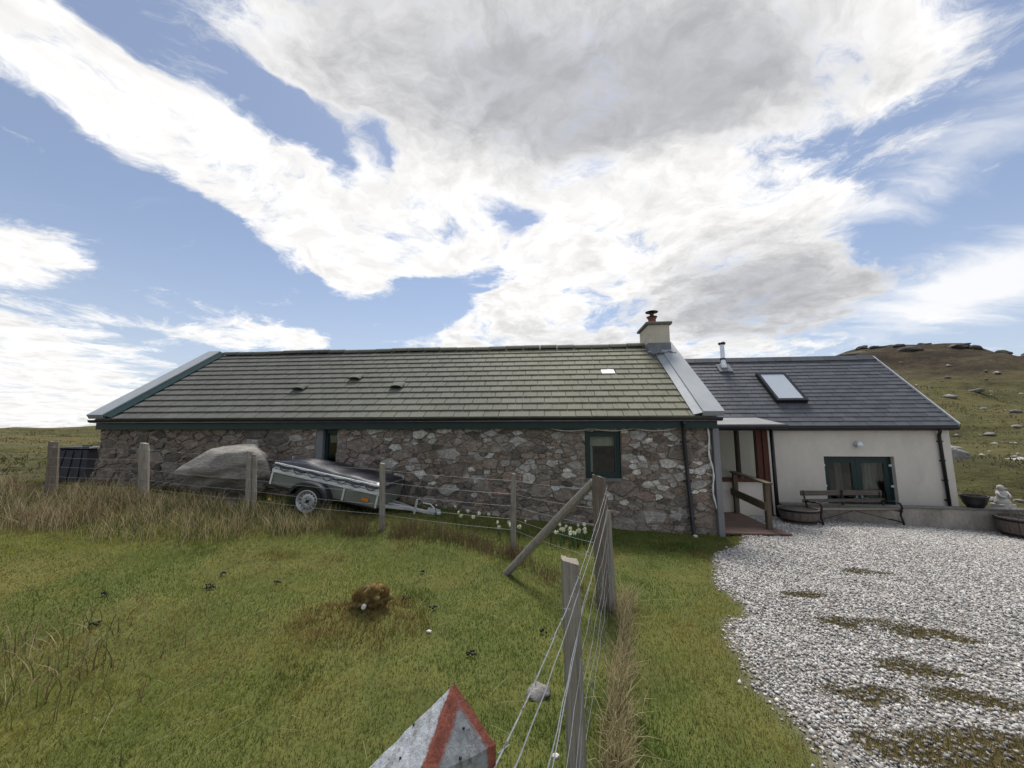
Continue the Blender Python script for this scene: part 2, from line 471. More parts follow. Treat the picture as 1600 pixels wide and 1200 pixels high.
def wood_mat(name, base, grain=(85, 85, 3.0), rough=.85, lichen=.3, obj=True):
    m, N, bs, out = new_mat(name)
    P = position(N, obj)
    g = N.noise(N.scale(P, grain), 1.0, 6, .62)
    col = N.ramp(g, [(.25, tuple(c * .45 for c in base)), (.5, base), (.78, tuple(min(1, c * 1.4) for c in base))])
    l2 = N.smooth(N.noise(P, 14, 6, .7), .56, .72, 0, lichen)
    col = N.mix(l2, col, (.30, .31, .24))
    blot = N.smooth(N.noise(P, 4, 4, .6), .5, .75, 0, .5)
    col = N.mix(blot, col, tuple(c * .5 for c in base))
    N.l(col, bs.inputs['Base Color']); bs.inputs['Roughness'].default_value = rough
    bs.inputs['Specular IOR Level'].default_value = .2
    add_bump(N, bs, g, .6, .008)
    return m
def glass_mat(name, tint=(.9, .95, .93), ior=1.5):
    m = bpy.data.materials.new(name); m.use_nodes = True
    t = m.node_tree; t.nodes.clear(); N = NT(t)
    out = N.n('ShaderNodeOutputMaterial'); tr = N.n('ShaderNodeBsdfTransparent'); gl = N.n('ShaderNodeBsdfGlossy')
    tr.inputs[0].default_value = (*tint, 1); gl.inputs['Roughness'].default_value = .02
    fr = N.n('ShaderNodeFresnel'); fr.inputs[0].default_value = ior
    w = N.noise(position(N), 1.4, 2, .5)
    b = N.n('ShaderNodeBump'); b.inputs['Strength'].default_value = .04; b.inputs['Distance'].default_value = .05; N.l(w, b.inputs['Height']); N.l(b.outputs[0], gl.inputs['Normal'])
    f2 = N.math('ADD', N.math('MULTIPLY', fr.outputs[0], 1.0), .0, clamp=True)
    mx = N.n('ShaderNodeMixShader'); N.l(f2, mx.inputs[0]); N.l(tr.outputs[0], mx.inputs[1]); N.l(gl.outputs[0], mx.inputs[2])
    N.l(mx.outputs[0], out.inputs[0])
    return m
def tint_mat(name, rough=.7, trans=.3, bump=0):
    m, N, bs, out = new_mat(name)
    at = N.n('ShaderNodeAttribute'); at.attribute_name = 'tint'
    N.l(at.outputs['Color'], bs.inputs['Base Color']); bs.inputs['Roughness'].default_value = rough
    bs.inputs['Specular IOR Level'].default_value = .2
    if trans > 0:
        tl = N.n('ShaderNodeBsdfTranslucent'); N.l(at.outputs['Color'], tl.inputs[0])
        mx = N.n('ShaderNodeMixShader'); mx.inputs[0].default_value = trans
        N.l(bs.outputs[0], mx.inputs[1]); N.l(tl.outputs[0], mx.inputs[2]); N.l(mx.outputs[0], out.inputs[0])
    return m
def ground_mat():
    m, N, bs, out = new_mat('turf_and_earth')
    P = position(N)
    ag = N.n('ShaderNodeAttribute'); ag.attribute_name = 'gravel'
    af = N.n('ShaderNodeAttribute'); af.attribute_name = 'moor'
    ah = N.n('ShaderNodeAttribute'); ah.attribute_name = 'heath'
    n1 = N.noise(P, .9, 6, .62); n2 = N.noise(P, 7, 6, .7); n3 = N.noise(P, 38, 4, .7)
    k = N.math('ADD', N.math('MULTIPLY', n1, .5), N.math('ADD', N.math('MULTIPLY', n2, .3), N.math('MULTIPLY', n3, .2)))
    turf = N.ramp(k, [(.30, (.042, .052, .015)), (.45, (.080, .096, .026)), (.56, (.115, .12, .034)), (.70, (.15, .115, .042))])
    dirt = N.ramp(N.math('ADD', N.math('MULTIPLY', n2, .5), N.math('MULTIPLY', n3, .5)), [(.3, (.12, .108, .095)), (.7, (.25, .235, .215))])
    # rough hill ground: bent grass, moss, bog and bare peat in streaks along the slope
    m1 = N.noise(N.scale(P, (.10, .10, .45)), 1.0, 8, .66); m2 = N.noise(P, .55, 7, .7); m3 = N.noise(P, 2.6, 6, .72)
    km = N.math('ADD', N.math('MULTIPLY', m1, .45), N.math('ADD', N.math('MULTIPLY', m2, .33), N.math('MULTIPLY', m3, .22)))
    moor = N.ramp(km, [(.36, (.030, .024, .014)), (.44, (.062, .058, .023)), (.5, (.088, .086, .032)), (.56, (.128, .108, .046)), (.64, (.085, .056, .032))])
    heath = N.ramp(km, [(.37, (.022, .016, .012)), (.48, (.042, .032, .022)), (.56, (.075, .058, .034)), (.66, (.13, .12, .06))])
    moor = N.mix(ah.outputs['Fac'], moor, heath)
    rock = N.smooth(N.noise(P, .33, 8, .72), .63, .69)
    moor = N.mix(N.math('MULTIPLY', rock, .5), moor, (.19, .18, .17))
    col = N.mix(af.outputs['Fac'], turf, moor)
    col = N.mix(ag.outputs['Fac'], col, dirt)
    am = N.n('ShaderNodeAttribute'); am.attribute_name = 'mossy'
    col = N.mix(N.math('MULTIPLY', am.outputs['Fac'], .9), col, N.ramp(n3, [(.3, (.05, .045, .016)), (.7, (.13, .095, .036))]))
    N.l(col, bs.inputs['Base Color']); bs.inputs['Roughness'].default_value = .95; bs.inputs['Specular IOR Level'].default_value = .1
    hh = N.math('ADD', N.math('MULTIPLY', n3, .25), N.math('MULTIPLY', m3, N.math('MULTIPLY', af.outputs['Fac'], 6.0)))
    add_bump(N, bs, hh, .8, .05)
    return m

def edge_paint(name, base, dirt, lo, hi):
    """flaking paint whose worn arrises show rust red: 'edge' holds the distance to the nearest arris"""
    m, N, bs, out = new_mat(name)
    P = position(N); at = N.n('ShaderNodeAttribute'); at.attribute_name = 'edge'
    n1 = N.noise(P, 26, 6, .65); n2 = N.noise(N.scale(P, (90, 90, 30)), 1.0, 6, .7)
    col = N.ramp(N.math('ADD', N.math('MULTIPLY', n1, .5), N.math('MULTIPLY', n2, .5)), [(.32, tuple(c * .45 for c in base)), (.5, base), (.68, tuple(min(1, c * 1.5) for c in base))])
    col = N.mix(N.smooth(N.noise(N.scale(P, (1, 1, .4)), 34, 6, .7), .5, .66, 0, .85), col, dirt)
    col = N.mix(N.smooth(N.noise(P, 160, 4, .7), .62, .70, 0, .8), col, (.045, .04, .035))
    e = N.math('ADD', at.outputs['Fac'], N.math('MULTIPLY', N.math('SUBTRACT', N.noise(P, 60, 6, .7), .5), .022))
    red = N.ramp(N.noise(P, 120, 5, .7), [(.3, (.12, .03, .018)), (.55, (.24, .062, .034)), (.75, (.33, .12, .07))])
    col = N.mix(N.smooth(e, lo, hi, 1, 0), col, red)
    N.l(col, bs.inputs['Base Color']); bs.inputs['Roughness'].default_value = .7
    add_bump(N, bs, N.math('ADD', n2, N.math('MULTIPLY', N.noise(P, 150, 5, .7), .6)), .7, .004)
    return m

M = {}
M['tile'] = tile_mat('roof_tile_concrete', 'object'); M['tile_i'] = tile_mat('roof_tile_concrete_far', 'island')
M['slate'] = slate_mat('roof_slate', 'object'); M['slate_i'] = slate_mat('roof_slate_far', 'island')
M['stone'] = stone_mat()
M['mortar'] = pmat('lime_mortar', (.25, .218, .188), .95, var=.5, scale=5, dirt=(.11, .094, .078), dirt_amt=.8, bump=.9, bscale=30)
M['green'] = pmat('dark_green_paint', (.005, .026, .025), .4, var=.3, scale=4, bump=.1, dirt=(.018, .036, .033), dirt_amt=.3)
M['black'] = pmat('black_plastic', (.013, .014, .017), .38, var=.25, scale=5, bump=.1, dirt=(.05, .05, .048), dirt_amt=.3)
M['metal_verge'] = pmat('weathered_zinc', (.30, .325, .345), .62, .0, var=.14, scale=2.2, stretch=(1, 1, 1), dirt=(.25, .26, .26), dirt_amt=.5, bump=.08)
M['porch_roof'] = pmat('grey_porch_sheet', (.20, .21, .215), .6, .0, var=.2, scale=3, dirt=(.13, .13, .125), dirt_amt=.5, bump=.1)
M['lead'] = pmat('lead_flashing', (.17, .18, .20), .6, .2, var=.35, scale=8, dirt=(.3, .3, .3), bump=.4, bscale=20)
M['render'] = pmat('cream_render', (.62, .575, .505), .9, var=.10, scale=1.5, stretch=(1, 1, .55), dirt=(.43, .40, .34), dirt_amt=.5, bump=.5, bscale=90)
M['chim'] = pmat('chimney_render', (.52, .48, .385), .9, var=.18, scale=3, dirt=(.22, .21, .18), dirt_amt=.6, bump=.5, bscale=60)
M['cope'] = pmat('concrete_cope', (.15, .145, .13), .9, var=.35, scale=8, dirt=(.06, .06, .05), bump=.5)
M['terracotta'] = pmat('terracotta', (.24, .085, .055), .85, var=.3, scale=10, dirt=(.08, .05, .04))
M['steel'] = pmat('stainless_steel', (.55, .56, .58), .22, .95, var=.1, scale=6, bump=.03)
M['galv'] = pmat('galvanised_steel', (.66, .68, .70), .38, .45, var=.2, scale=9, dirt=(.2, .2, .2), dirt_amt=.4, bump=.08)
M['wire'] = pmat('fence_wire', (.34, .36, .38), .45, .6, var=.25, scale=30, dirt=(.2, .13, .09), dirt_amt=.4, bump=0)
M['brown_wood'] = wood_mat('red_brown_stained_timber', (.085, .029, .019), rough=.5, lichen=0)
M['dark_brown'] = wood_mat('dark_brown_timber', (.03, .016, .012), rough=.5, lichen=0)
M['deck'] = wood_mat('weathered_decking', (.135, .092, .075), grain=(3, 40, 40), lichen=.15)
M['rail'] = wood_mat('weathered_rail_timber', (.105, .086, .060), lichen=.15)
M['post'] = wood_mat('grey_weathered_post', (.25, .225, .19), lichen=.5)
M['post_dark'] = wood_mat('brown_weathered_post', (.17, .138, .108), lichen=.35)
M['bench_slat'] = wood_mat('weathered_bench_slat', (.105, .092, .078), grain=(2, 40, 40), lichen=.3)
M['barrel'] = wood_mat('barrel_stave_oak', (.14, .115, .10), lichen=.2)
M['iron'] = pmat('black_iron', (.012, .011, .011), .5, .3, var=.4, scale=12, dirt=(.06, .03, .018), dirt_amt=.4)
M['glass'] = glass_mat('window_glass')
M['porch_glass'] = glass_mat('porch_glass', (.86, .88, .86))
M['sky_glass'] = pmat('rooflight_glass', (.50, .54, .58), .08, 0, var=.04, scale=2, bump=0, spec=1.0)
M['inside'] = pmat('room_gloom_colour', (.05, .048, .043), .9, var=.2)  # gloom of the unlit room put into the wall and floor colour
M['blind'] = pmat('cream_blind', (.42, .40, .33), .9, var=.1)
M['curtain'] = pmat('pale_curtain', (.24, .23, .21), .9, var=.12)
M['white_plastic'] = pmat('white_plastic', (.66, .66, .63), .5, var=.1, dirt=(.4, .39, .35), bump=.05)
M['grey_board'] = pmat('grey_corner_board', (.19, .195, .20), .7, var=.2, scale=4, stretch=(1, 1, .4), dirt=(.11, .11, .10))
M['parapet'] = pmat('stained_cement', (.30, .27, .235), .92, var=.4, scale=4.5, stretch=(1, 1, .5), dirt=(.08, .076, .064), dirt_amt=.95, bump=.5)
M['boulder'] = pmat('boulder_gneiss', (.26, .242, .215), .92, var=.6, scale=4, stretch=(1, 1, 2), dirt=(.27, .26, .245), dirt_amt=.7, bump=1.0, bscale=14, bdist=.05)
M['rock'] = pmat('pale_rock', (.20, .19, .175), .92, var=.45, scale=5, dirt=(.36, .35, .33), dirt_amt=.6, bump=1.0, bscale=16, bdist=.04, rnd='object', rnd_amt=.35)
M['crag'] = pmat('dark_crag', (.075, .066, .058), .95, var=.5, scale=1.2, dirt=(.14, .13, .115), dirt_amt=.6, bump=1.0, bscale=3, bdist=.15)
M['quartz'] = pmat('white_quartz', (.62, .60, .56), .7, var=.2, scale=12, dirt=(.35, .3, .22), bump=.5)
M['dung'] = pmat('sheep_dung', (.012, .010, .008), .6, var=.4, scale=30)
M['bin'] = pmat('black_bin_plastic', (.010, .011, .018), .45, var=.3, scale=3, bump=.1, dirt=(.04, .04, .045), dirt_amt=.4)
M['tr_green'] = pmat('grey_green_trailer_panel', (.16, .172, .145), .45, .1, var=.15, scale=4, dirt=(.075, .07, .055), dirt_amt=.5, bump=.06)
M['tarp'] = pmat('dark_trailer_cover', (.014, .016, .026), .33, var=.25, scale=4, bump=.25, bscale=9, dirt=(.05, .05, .055), dirt_amt=.4)
M['tyre'] = pmat('tyre_rubber', (.014, .014, .014), .8, var=.3, scale=12, dirt=(.05, .045, .035))
M['rim'] = pmat('silver_wheel', (.50, .51, .52), .4, .5, var=.12, scale=12, dirt=(.25, .23, .2), bump=.05)
M['amber'] = pmat('amber_reflector', (.55, .17, .015), .25, var=.1, bump=0)
M['white_paint'] = edge_paint('flaked_white_paint', (.44, .46, .48), (.20, .185, .17), .006, .013)
M['shaded_white_paint'] = edge_paint('worn_white_paint_shaded', (.24, .255, .265), (.085, .08, .072), .015, .027)  # the white paint again, with the right face's shade put into its colour
M['moss_mound'] = pmat('mossy_peat', (.16, .112, .036), 1.0, var=.7, scale=18, dirt=(.026, .018, .010), dirt_amt=.9, bump=1, bscale=40)
M['statue'] = pmat('pale_cast_stone', (.46, .44, .40), .85, var=.2, scale=12, dirt=(.25, .24, .2))
M['pot'] = pmat('dark_glazed_pot', (.022, .020, .020), .35, var=.3, scale=8)
M['grass'] = tint_mat('grass_blades', .6, .35)
M['dry'] = tint_mat('dry_grass_blades', .8, .25)
M['petal'] = pmat('cream_petal', (.78, .76, .58), .6, var=.1, scale=30, bump=0)
M['petal_y'] = pmat('yellow_petal', (.75, .52, .05), .6, var=.1, scale=30, bump=0)
M['stem'] = pmat('daffodil_leaf', (.06, .11, .03), .6, var=.3, scale=20, bump=0)
M['gravel'] = tint_mat('gravel_chips', .75, 0)
M['ground'] = ground_mat()
M['paving'] = pmat('grey_paving', (.22, .21, .20), .9, var=.3, scale=3)

# ------------------------------------------------------------------ the ground, one sheet out to the skyline
def axis(lo, hi, step, far, up=1.05, down=1.12):
    a = list(np.arange(lo, hi + 1e-6, step))
    s_ = step
    while a[-1] < far: s_ = min(s_ * up, 22); a.append(a[-1] + s_)
    s_ = step
    while a[0] > -far: s_ = min(s_ * down, 40); a.insert(0, a[0] - s_)
    return np.array(a)
def build_ground():
    xs = axis(-11, 12.5, .09, 750, 1.05, 1.07); ys = axis(-1.5, 12, .09, 750, 1.05, 1.4)
    X, Y = np.meshgrid(xs, ys); Z = ground_z(X, Y)
    nx, ny = len(xs), len(ys)
    v = np.stack([X.ravel(), Y.ravel(), Z.ravel()], 1)
    i = np.arange(nx * ny).reshape(ny, nx)
    f = np.stack([i[:-1, :-1], i[:-1, 1:], i[1:, 1:], i[1:, :-1]], -1).reshape(-1, 4)
    rr = np.hypot(X, Y)
    g = gravel_mask(X, Y)
    ter = terrace_mask(X, Y)
    g = np.maximum(g, ter)
    moor = sstep(9.5, 13, rr) * ((Y > 8.2) | (rr > 13))
    heath = sstep(7, 15, Z + 3 * fbm(X * .05, Y * .05, 90, 4)) * sstep(30, 60, rr) * (X > 0)
    o = np_mesh('ground', v, f.ravel(), np.full(len(f), 4), M['ground'], smooth=True,
                fattr={'gravel': g.ravel(), 'moor': moor.ravel(), 'heath': heath.ravel(), 'mossy': (moss_mask(X, Y) * g).ravel()})
    tag(o, kind='structure')
build_ground()

# ------------------------------------------------------------------ roofs made of single tiles
def tile_mesh(name, w, ln, th):
    mb = MB(); c = .006
    # front edge slightly rounded: chamfer on the top of the tail
    mb.add([(0, 0, 0), (w, 0, 0), (w, ln, 0), (0, ln, 0), (0, 0, th - c), (w, 0, th - c), (w, c, th), (0, c, th), (w, ln, th), (0, ln, th)],
           [(0, 3, 2, 1), (0, 1, 5, 4), (4, 5, 6, 7), (7, 6, 8, 9), (2, 3, 9, 8), (0, 4, 7, 9, 3), (1, 2, 8, 6, 5)])
    return mb
def lay_roof(roof, x0, x1, slope_len, pitch, z0, courses, width, th, over, mat_o, mat_i, name, limit, weight, skip=None, z_lift=.0, special=None, lim_x=None):
    g = slope_len / courses
    ca, sa = math.cos(pitch), math.sin(pitch)
    tilt = math.atan(th / g) * .92
    cells = []
    for k in range(courses):
        off = (width / 2 if k % 2 else 0) + random.uniform(-.006, .006)
        x = x0 - off
        while x < x1 - .01:
            a, b = max(x, x0), min(x + width, x1)
            if b - a > .04: cells.append((k, a, b))
            x += width
    full = {}
    out = []
    for k, a, b in cells:
        sl = k * g
        y = sl * ca; z = z0 + sl * sa
        if skip and skip(a, b, sl, g): continue
        out.append((weight(.5 * (a + b), y, z), k, a, b, y, z))
    out.sort(key=lambda t: t[0])
    stuff = MB()
    for q, (wt, k, a, b, y, z) in enumerate(out):
        w = b - a - (.011 if th > .02 else .007)
        jx, jr = random.uniform(-.002, .002), random.uniform(-.006, .006)
        lift = z_lift + random.uniform(0, .003)
        rot = (pitch - tilt + random.uniform(-.004, .004), 0, jr)
        loc = (a + jx, y - sa * lift, z + ca * lift)
        if q < limit:
            key = round(w, 3)
            if key not in full: full[key] = tile_mesh(name, w, g + over, th).mesh(name, [mat_o])
            link(name, full[key], None, roof, loc, rot)
        else:
            t = tile_mesh(name, w, g + over, th)
            mt = Matrix.Translation(loc) @ Matrix.Rotation(rot[2], 4, 'Z') @ Matrix.Rotation(rot[0], 4, 'X')
            stuff.add([mt @ Vector(v) for v in t.v], t.f)
    if stuff.v:
        tag(stuff.build(name + '_rows', mat_i, roof), kind='stuff')

# ------------------------------------------------------------------ walls with openings
def wall_boxes(mb, x0, x1, y0, y1, z0, z1, openings):
    xs = sorted({x0, x1, *[v for o in openings for v in o[:2]]}); zs = sorted({z0, z1, *[min(max(v, z0), z1) for o in openings for v in o[2:]]})
    for i in range(len(xs) - 1):
        for j in range(len(zs) - 1):
            cx, cz = (xs[i] + xs[i + 1]) / 2, (zs[j] + zs[j + 1]) / 2
            if any(o[0] < cx < o[1] and o[2] < cz < o[3] for o in openings): continue
            # faces shared by two boxes are left out by merging along z where possible
            mb.box(xs[i], xs[i + 1], y0, y1, zs[j], zs[j + 1])

def clip(poly, nx, ny, c):
    """keep the part of a convex polygon where nx*x+ny*y <= c"""
    out = []
    for i in range(len(poly)):
        p, q = poly[i], poly[(i + 1) % len(poly)]
        dp, dq = nx * p[0] + ny * p[1] - c, nx * q[0] + ny * q[1] - c
        if dp <= 0: out.append(p)
        if (dp < 0 < dq) or (dq < 0 < dp):
            t = dp / (dp - dq); out.append((p[0] + t * (q[0] - p[0]), p[1] + t * (q[1] - p[1])))
    return out
def rubble(x0, x1, zbase, ztop, holes, sizes, seed, ax=.62):
    """power diagram of a rubble wall: list of (polygon, size)"""
    rs = np.random.default_rng(seed)
    pts = []
    grid = {}
    for size, tries in sizes:
        for _ in range(tries):
            x = rs.uniform(x0, x1); z = rs.uniform(zbase(x), ztop)
            if any(h[0] - .02 < x < h[1] + .02 and h[2] - .02 < z < h[3] + .02 for h in holes): continue
            u = x * ax; ok = True
            ci, cj = int(u / .3), int(z / .3)
            for i in range(ci - 2, ci + 3):
                for j in range(cj - 2, cj + 3):
                    for (pu, pz, ps) in grid.get((i, j), ()):
                        if (pu - u) ** 2 + (pz - z) ** 2 < ((ps + size) * .5) ** 2: ok = False; break
                    if not ok: break
                if not ok: break
            if ok:
                pts.append((u, z, size)); grid.setdefault((ci, cj), []).append((u, z, size))
    res = []
    A = np.array(pts); wts = rs.uniform(.35, 1.9, len(pts))
    for k, (u, z, sz) in enumerate(pts):
        d2 = (A[:, 0] - u) ** 2 + (A[:, 1] - z) ** 2
        nb = np.argsort(d2)[1:40]
        poly = [(u - .6, z - .6), (u + .6, z - .6), (u + .6, z + .6), (u - .6, z + .6)]
        w = (sz * .5) ** 2 * wts[k]
        for j in nb:
            qx, qz, qs = pts[j]
            nx, nz = qx - u, qz - z
            c = (qx * qx + qz * qz - u * u - z * z + w - (qs * .5) ** 2 * wts[j]) / 2
            poly = clip(poly, nx, nz, c)
            if len(poly) < 3: break
        if len(poly) < 3: continue
        poly = [(p[0] / ax, p[1]) for p in poly]; x = u / ax
        poly = clip(poly, -1, 0, -x0); poly = clip(poly, 1, 0, x1); poly = clip(poly, 0, 1, ztop); poly = clip(poly, 0, -1, -(zbase(x) - .12))
        for h in holes:
            sides = [(h[0] - x, (1, 0, h[0])), (x - h[1], (-1, 0, -h[1])), (h[2] - z, (0, 1, h[2])), (z - h[3], (0, -1, -h[3]))]
            d, pl = max(sides, key=lambda t: t[0])
            if len(poly) > 2: poly = clip(poly, *pl)
        if len(poly) > 2: res.append(poly)
    return res
def stone_geo(poly, gap, proud, rs):
    """one stone: broken outline, flattish split face. returns verts (x, depth, z), faces, area"""
    P = np.array(poly); c = P.mean(0)
    a2 = .5 * abs(np.sum(P[:, 0] * np.roll(P[:, 1], -1) - P[:, 1] * np.roll(P[:, 0], -1)))
    size = math.sqrt(a2)
    keep = int(rs.integers(4, 7))
    P = list(P)
    while len(P) > keep:                # drop the corner that matters least, so faces stay angular
        ar = [abs((P[i][0] - P[i - 1][0]) * (P[(i + 1) % len(P)][1] - P[i - 1][1]) - (P[i][1] - P[i - 1][1]) * (P[(i + 1) % len(P)][0] - P[i - 1][0])) for i in range(len(P))]
        P.pop(int(np.argmin(ar)))
    P = np.array(P); c = P.mean(0)
    Q = []
    n = len(P)
    for i in range(n):
        p, q = P[i], P[(i + 1) % n]
        L = np.hypot(*(q - p))
        if L < .012: continue
        t = min(.2, .008 / L) * rs.uniform(.2, 1.8)
        Q.append(p + (q - p) * t)
        if L > .09: Q.append(p + (q - p) * rs.uniform(.35, .65) + rs.normal(0, .009, 2))
        Q.append(q - (q - p) * min(.2, .008 / L) * rs.uniform(.2, 1.8))
    if len(Q) < 4: return None
    Q = np.array(Q); dv = Q - c; L = np.hypot(dv[:, 0], dv[:, 1])[:, None]
    Q = c + dv * np.clip((L - gap * rs.uniform(.1, 2.2, (len(Q), 1))) / np.maximum(L, 1e-6), .3, 1)
    m = len(Q)
    bul = min(.022, size * .07)
    tx, tz = rs.normal(0, .05), rs.normal(.02, .06)          # the split face is seldom square to the wall
    def dep(x, z, extra): return -proud - extra + (x - c[0]) * tx + (z - c[1]) * tz
    v = [(q[0], .05, q[1]) for q in Q]
    v += [(q[0], dep(q[0], q[1], -.004 + rs.normal(0, .003)), q[1]) for q in Q]
    k = rs.uniform(.86, .94)
    for q in Q:
        x, z = c[0] + (q[0] - c[0]) * k, c[1] + (q[1] - c[1]) * k
        v.append((x, dep(x, z, bul * rs.uniform(.2, 1.1)), z))
    x, z = c[0] + rs.normal(0, size * .12), c[1] + rs.normal(0, size * .12)
    v.append((x, dep(x, z, bul * rs.uniform(.5, 1.3)), z))
    f = []
    for r_ in range(2):
        for i in range(m):
            j = (i + 1) % m
            f.append((r_ * m + i, r_ * m + j, (r_ + 1) * m + j, (r_ + 1) * m + i))
    for i in range(m): f.append((2 * m + i, 2 * m + (i + 1) % m, 3 * m))
    return v, f, a2

# ================================================================== the stone cottage
cot = empty('stone_cottage', (-9.125, 8.32, 0), (0, 0, -R(5.136)))
tag(cot, 'long low stone cottage with lichened tile roof and cream chimney at one end', 'cottage')
PITCH = math.atan2(1.96, 2.794); SL = math.hypot(1.96, 2.794)
WIN = (10.57, 11.26, .74, 1.655); DOOR = (5.04, 5.50, -.2, 1.70)
def cot_base(x):
    return float(np.interp(x, [0, 1.6, 4.2, 7.9, 9.8, 11.5, 13.1], [.50, .45, .32, .13, -.12, -.24, -.27]))
wb = MB()
wall_boxes(wb, .12, 12.98, .232, .75, -1.0, 1.85, [WIN, DOOR])
wb.box(.12, 12.98, 4.85, 5.35, -1.0, 1.85)
for xa, xb in ((.12, .6), (12.5, 12.98)):     # gables
    wb.box(xa, xb, .752, 4.848, -1.0, 1.849)
    wb.add([(xa, .3, 1.851), (xb, .3, 1.851), (xb, 5.3, 1.851), (xa, 5.3, 1.851), (xa, 2.79, 3.62), (xb, 2.79, 3.62)], [(0, 3, 2, 1), (0, 1, 5, 4), (2, 3, 4, 5), (0, 4, 3), (1, 2, 5)])
# spreading foot at the far corner
wb.add([(-.2, .30, -.2), (.119, .26, -.2), (.119, .26, 1.3), (-.2, .9, -.2), (.119, .9, -.2), (.119, .9, 1.3)], [(0, 1, 2), (3, 5, 4), (0, 2, 5, 3), (0, 3, 4, 1), (1, 4, 5, 2)])
wall = wb.build('wall', M['mortar'], cot)
rs = np.random.default_rng(4)
polys = rubble(.06, 12.94, cot_base, 1.80, [WIN, DOOR], [(.26, 50), (.18, 260), (.12, 1100), (.080, 5000), (.050, 22000)], 8, .56)
# stones of the spreading foot
def foot_poly():
    res = []
    for z in np.arange(.42, 1.25, .13):
        xl = -.2 + (z + .1) / 1.4 * .3
        res.append([(xl, z), (.055, z + rs.normal(0, .01)), (.055, z + .12), (xl + .02, z + .12)])
    return res
geo = []
for poly in polys + foot_poly():
    g = stone_geo(poly, .0035, rs.uniform(.006, .040), rs)
    if g is None: continue
    v, f, a2 = g
    if a2 < .0006: continue
    cx = sum(p[0] for p in v) / len(v); cz = sum(p[2] for p in v) / len(v)
    t = rs.beta(1.6, 1.9) * .92
    if a2 > .012 and rs.uniform() < .22: t = rs.uniform(.7, .98)
    if rs.uniform() < .05: t = rs.uniform(.9, 1.0)
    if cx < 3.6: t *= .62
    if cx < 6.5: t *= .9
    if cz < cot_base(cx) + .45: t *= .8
    geo.append((a2 / (1 + .12 * abs(cx - 10)), v, f, t))
geo.sort(key=lambda g: -g[0])
rest_v, rest_f, rest_t = [], [], []
for q, (a2, v, f, t) in enumerate(geo):
    vv = [(p[0], p[1] + .235, p[2]) for p in v]
    if q < 300:
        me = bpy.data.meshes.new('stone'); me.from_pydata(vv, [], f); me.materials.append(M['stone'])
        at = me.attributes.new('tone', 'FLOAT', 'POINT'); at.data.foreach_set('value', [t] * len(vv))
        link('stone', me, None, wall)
    else:
        o = len(rest_v); rest_v += vv; rest_f += [tuple(i + o for i in ff) for ff in f]; rest_t += [t] * len(vv)
me = bpy.data.meshes.new('small_stones'); me.from_pydata(rest_v, [], rest_f); me.materials.append(M['stone'])
at = me.attributes.new('tone', 'FLOAT', 'POINT'); at.data.foreach_set('value', rest_t)
tag(link('small_stones', me, None, wall), kind='stuff')

# roof: deck, tiles, ridge, verges, vents
rd = MB()
zz = -.05
rd.add([(.12, .0, 1.956 + zz), (12.99, .0, 1.956 + zz), (12.99, 2.794, 3.916 + zz), (.12, 2.794, 3.916 + zz), (12.99, 5.588, 1.956 + zz), (.12, 5.588, 1.956 + zz),
        (.12, .0, 1.89 + zz), (12.99, .0, 1.89 + zz), (12.99, 5.588, 1.89 + zz), (.12, 5.588, 1.89 + zz)],
       [(0, 1, 2, 3), (3, 2, 4, 5), (6, 9, 8, 7), (0, 6, 7, 1), (1, 7, 8, 4, 2), (0, 3, 5, 9, 6), (4, 8, 9, 5)])
roof = rd.build('roof', M['cope'], cot)
def near_cam(obj_loc, yaw):
    c, s = math.cos(yaw), math.sin(yaw)
    def wfun(x, y, z):
        wx, wy = obj_loc[0] + x * c + y * s, obj_loc[1] - x * s + y * c
        return math.hypot(wx, wy)
    return wfun
PALE = (11.27, 2.01)
def skip_cot(a, b, sl, g):
    return a <= PALE[0] < b and sl <= PALE[1] < sl + g
lay_roof(roof, .50, 12.60, SL - .06, PITCH, 1.906, 13, .30, .030, .06, M['tile'], M['tile_i'], 'roof_tile', 300, near_cam((-9.125, 8.32), R(5.136)), skip=skip_cot, z_lift=.006)
# the one pale replacement tile
g = (SL - .06) / 13; k = int(PALE[1] / g)
tp = tile_mesh('roof_tile', .295, g + .05, .026).build('roof_tile', M['white_plastic'], roof, loc=(11.12, k * g * math.cos(PITCH) - .006, 1.906 + k * g * math.sin(PITCH) + .012), rot=(PITCH - .08, 0, .004))
tp['label'] = 'single pale replacement roof tile'
for i in range(26):      # half-round ridge tiles
    xa = .5 + i * .459
    if xa > 12.3: break
    xb = min(xa + .447, 12.40)
    mb = MB(); vs = []; n = 8
    sag = -.012 * math.sin(i * .9) + random.uniform(-.004, .004)
    for x in (xa, xb):
        for q in range(n + 1):
            an = math.pi * (q / n); vs.append((x, 2.794 - .125 * math.cos(an), 3.86 + sag + .105 * math.sin(an)))
    for x in (xa, xb):
        for q in range(n + 1):
            an = math.pi * (q / n); vs.append((x, 2.794 - .108 * math.cos(an), 3.85 + sag + .088 * math.sin(an)))
    fs = [(q, q + 1, n + 2 + q, n + 1 + q) for q in range(n)]
    o2 = 2 * (n + 1)
    fs += [(q, o2 + q, o2 + q + 1, q + 1) for q in range(n)] + [(n + 1 + q, n + 2 + q, o2 + n + 2 + q, o2 + n + 1 + q) for q in range(n)]
    fs += [(0, n + 1, o2 + n + 1, o2), (n, o2 + n, o2 + 2 * n + 1, 2 * n + 1)]
    mb.add(vs, fs).build('ridge_tile', M['tile'], roof, smooth=False)
nrm = Vector((0, -math.sin(PITCH), math.cos(PITCH))); slp = Vector((0, math.cos(PITCH), math.sin(PITCH)))
def on_roof(x, s, h):
    return Vector((x, 0, 1.956)) + slp * s + nrm * h
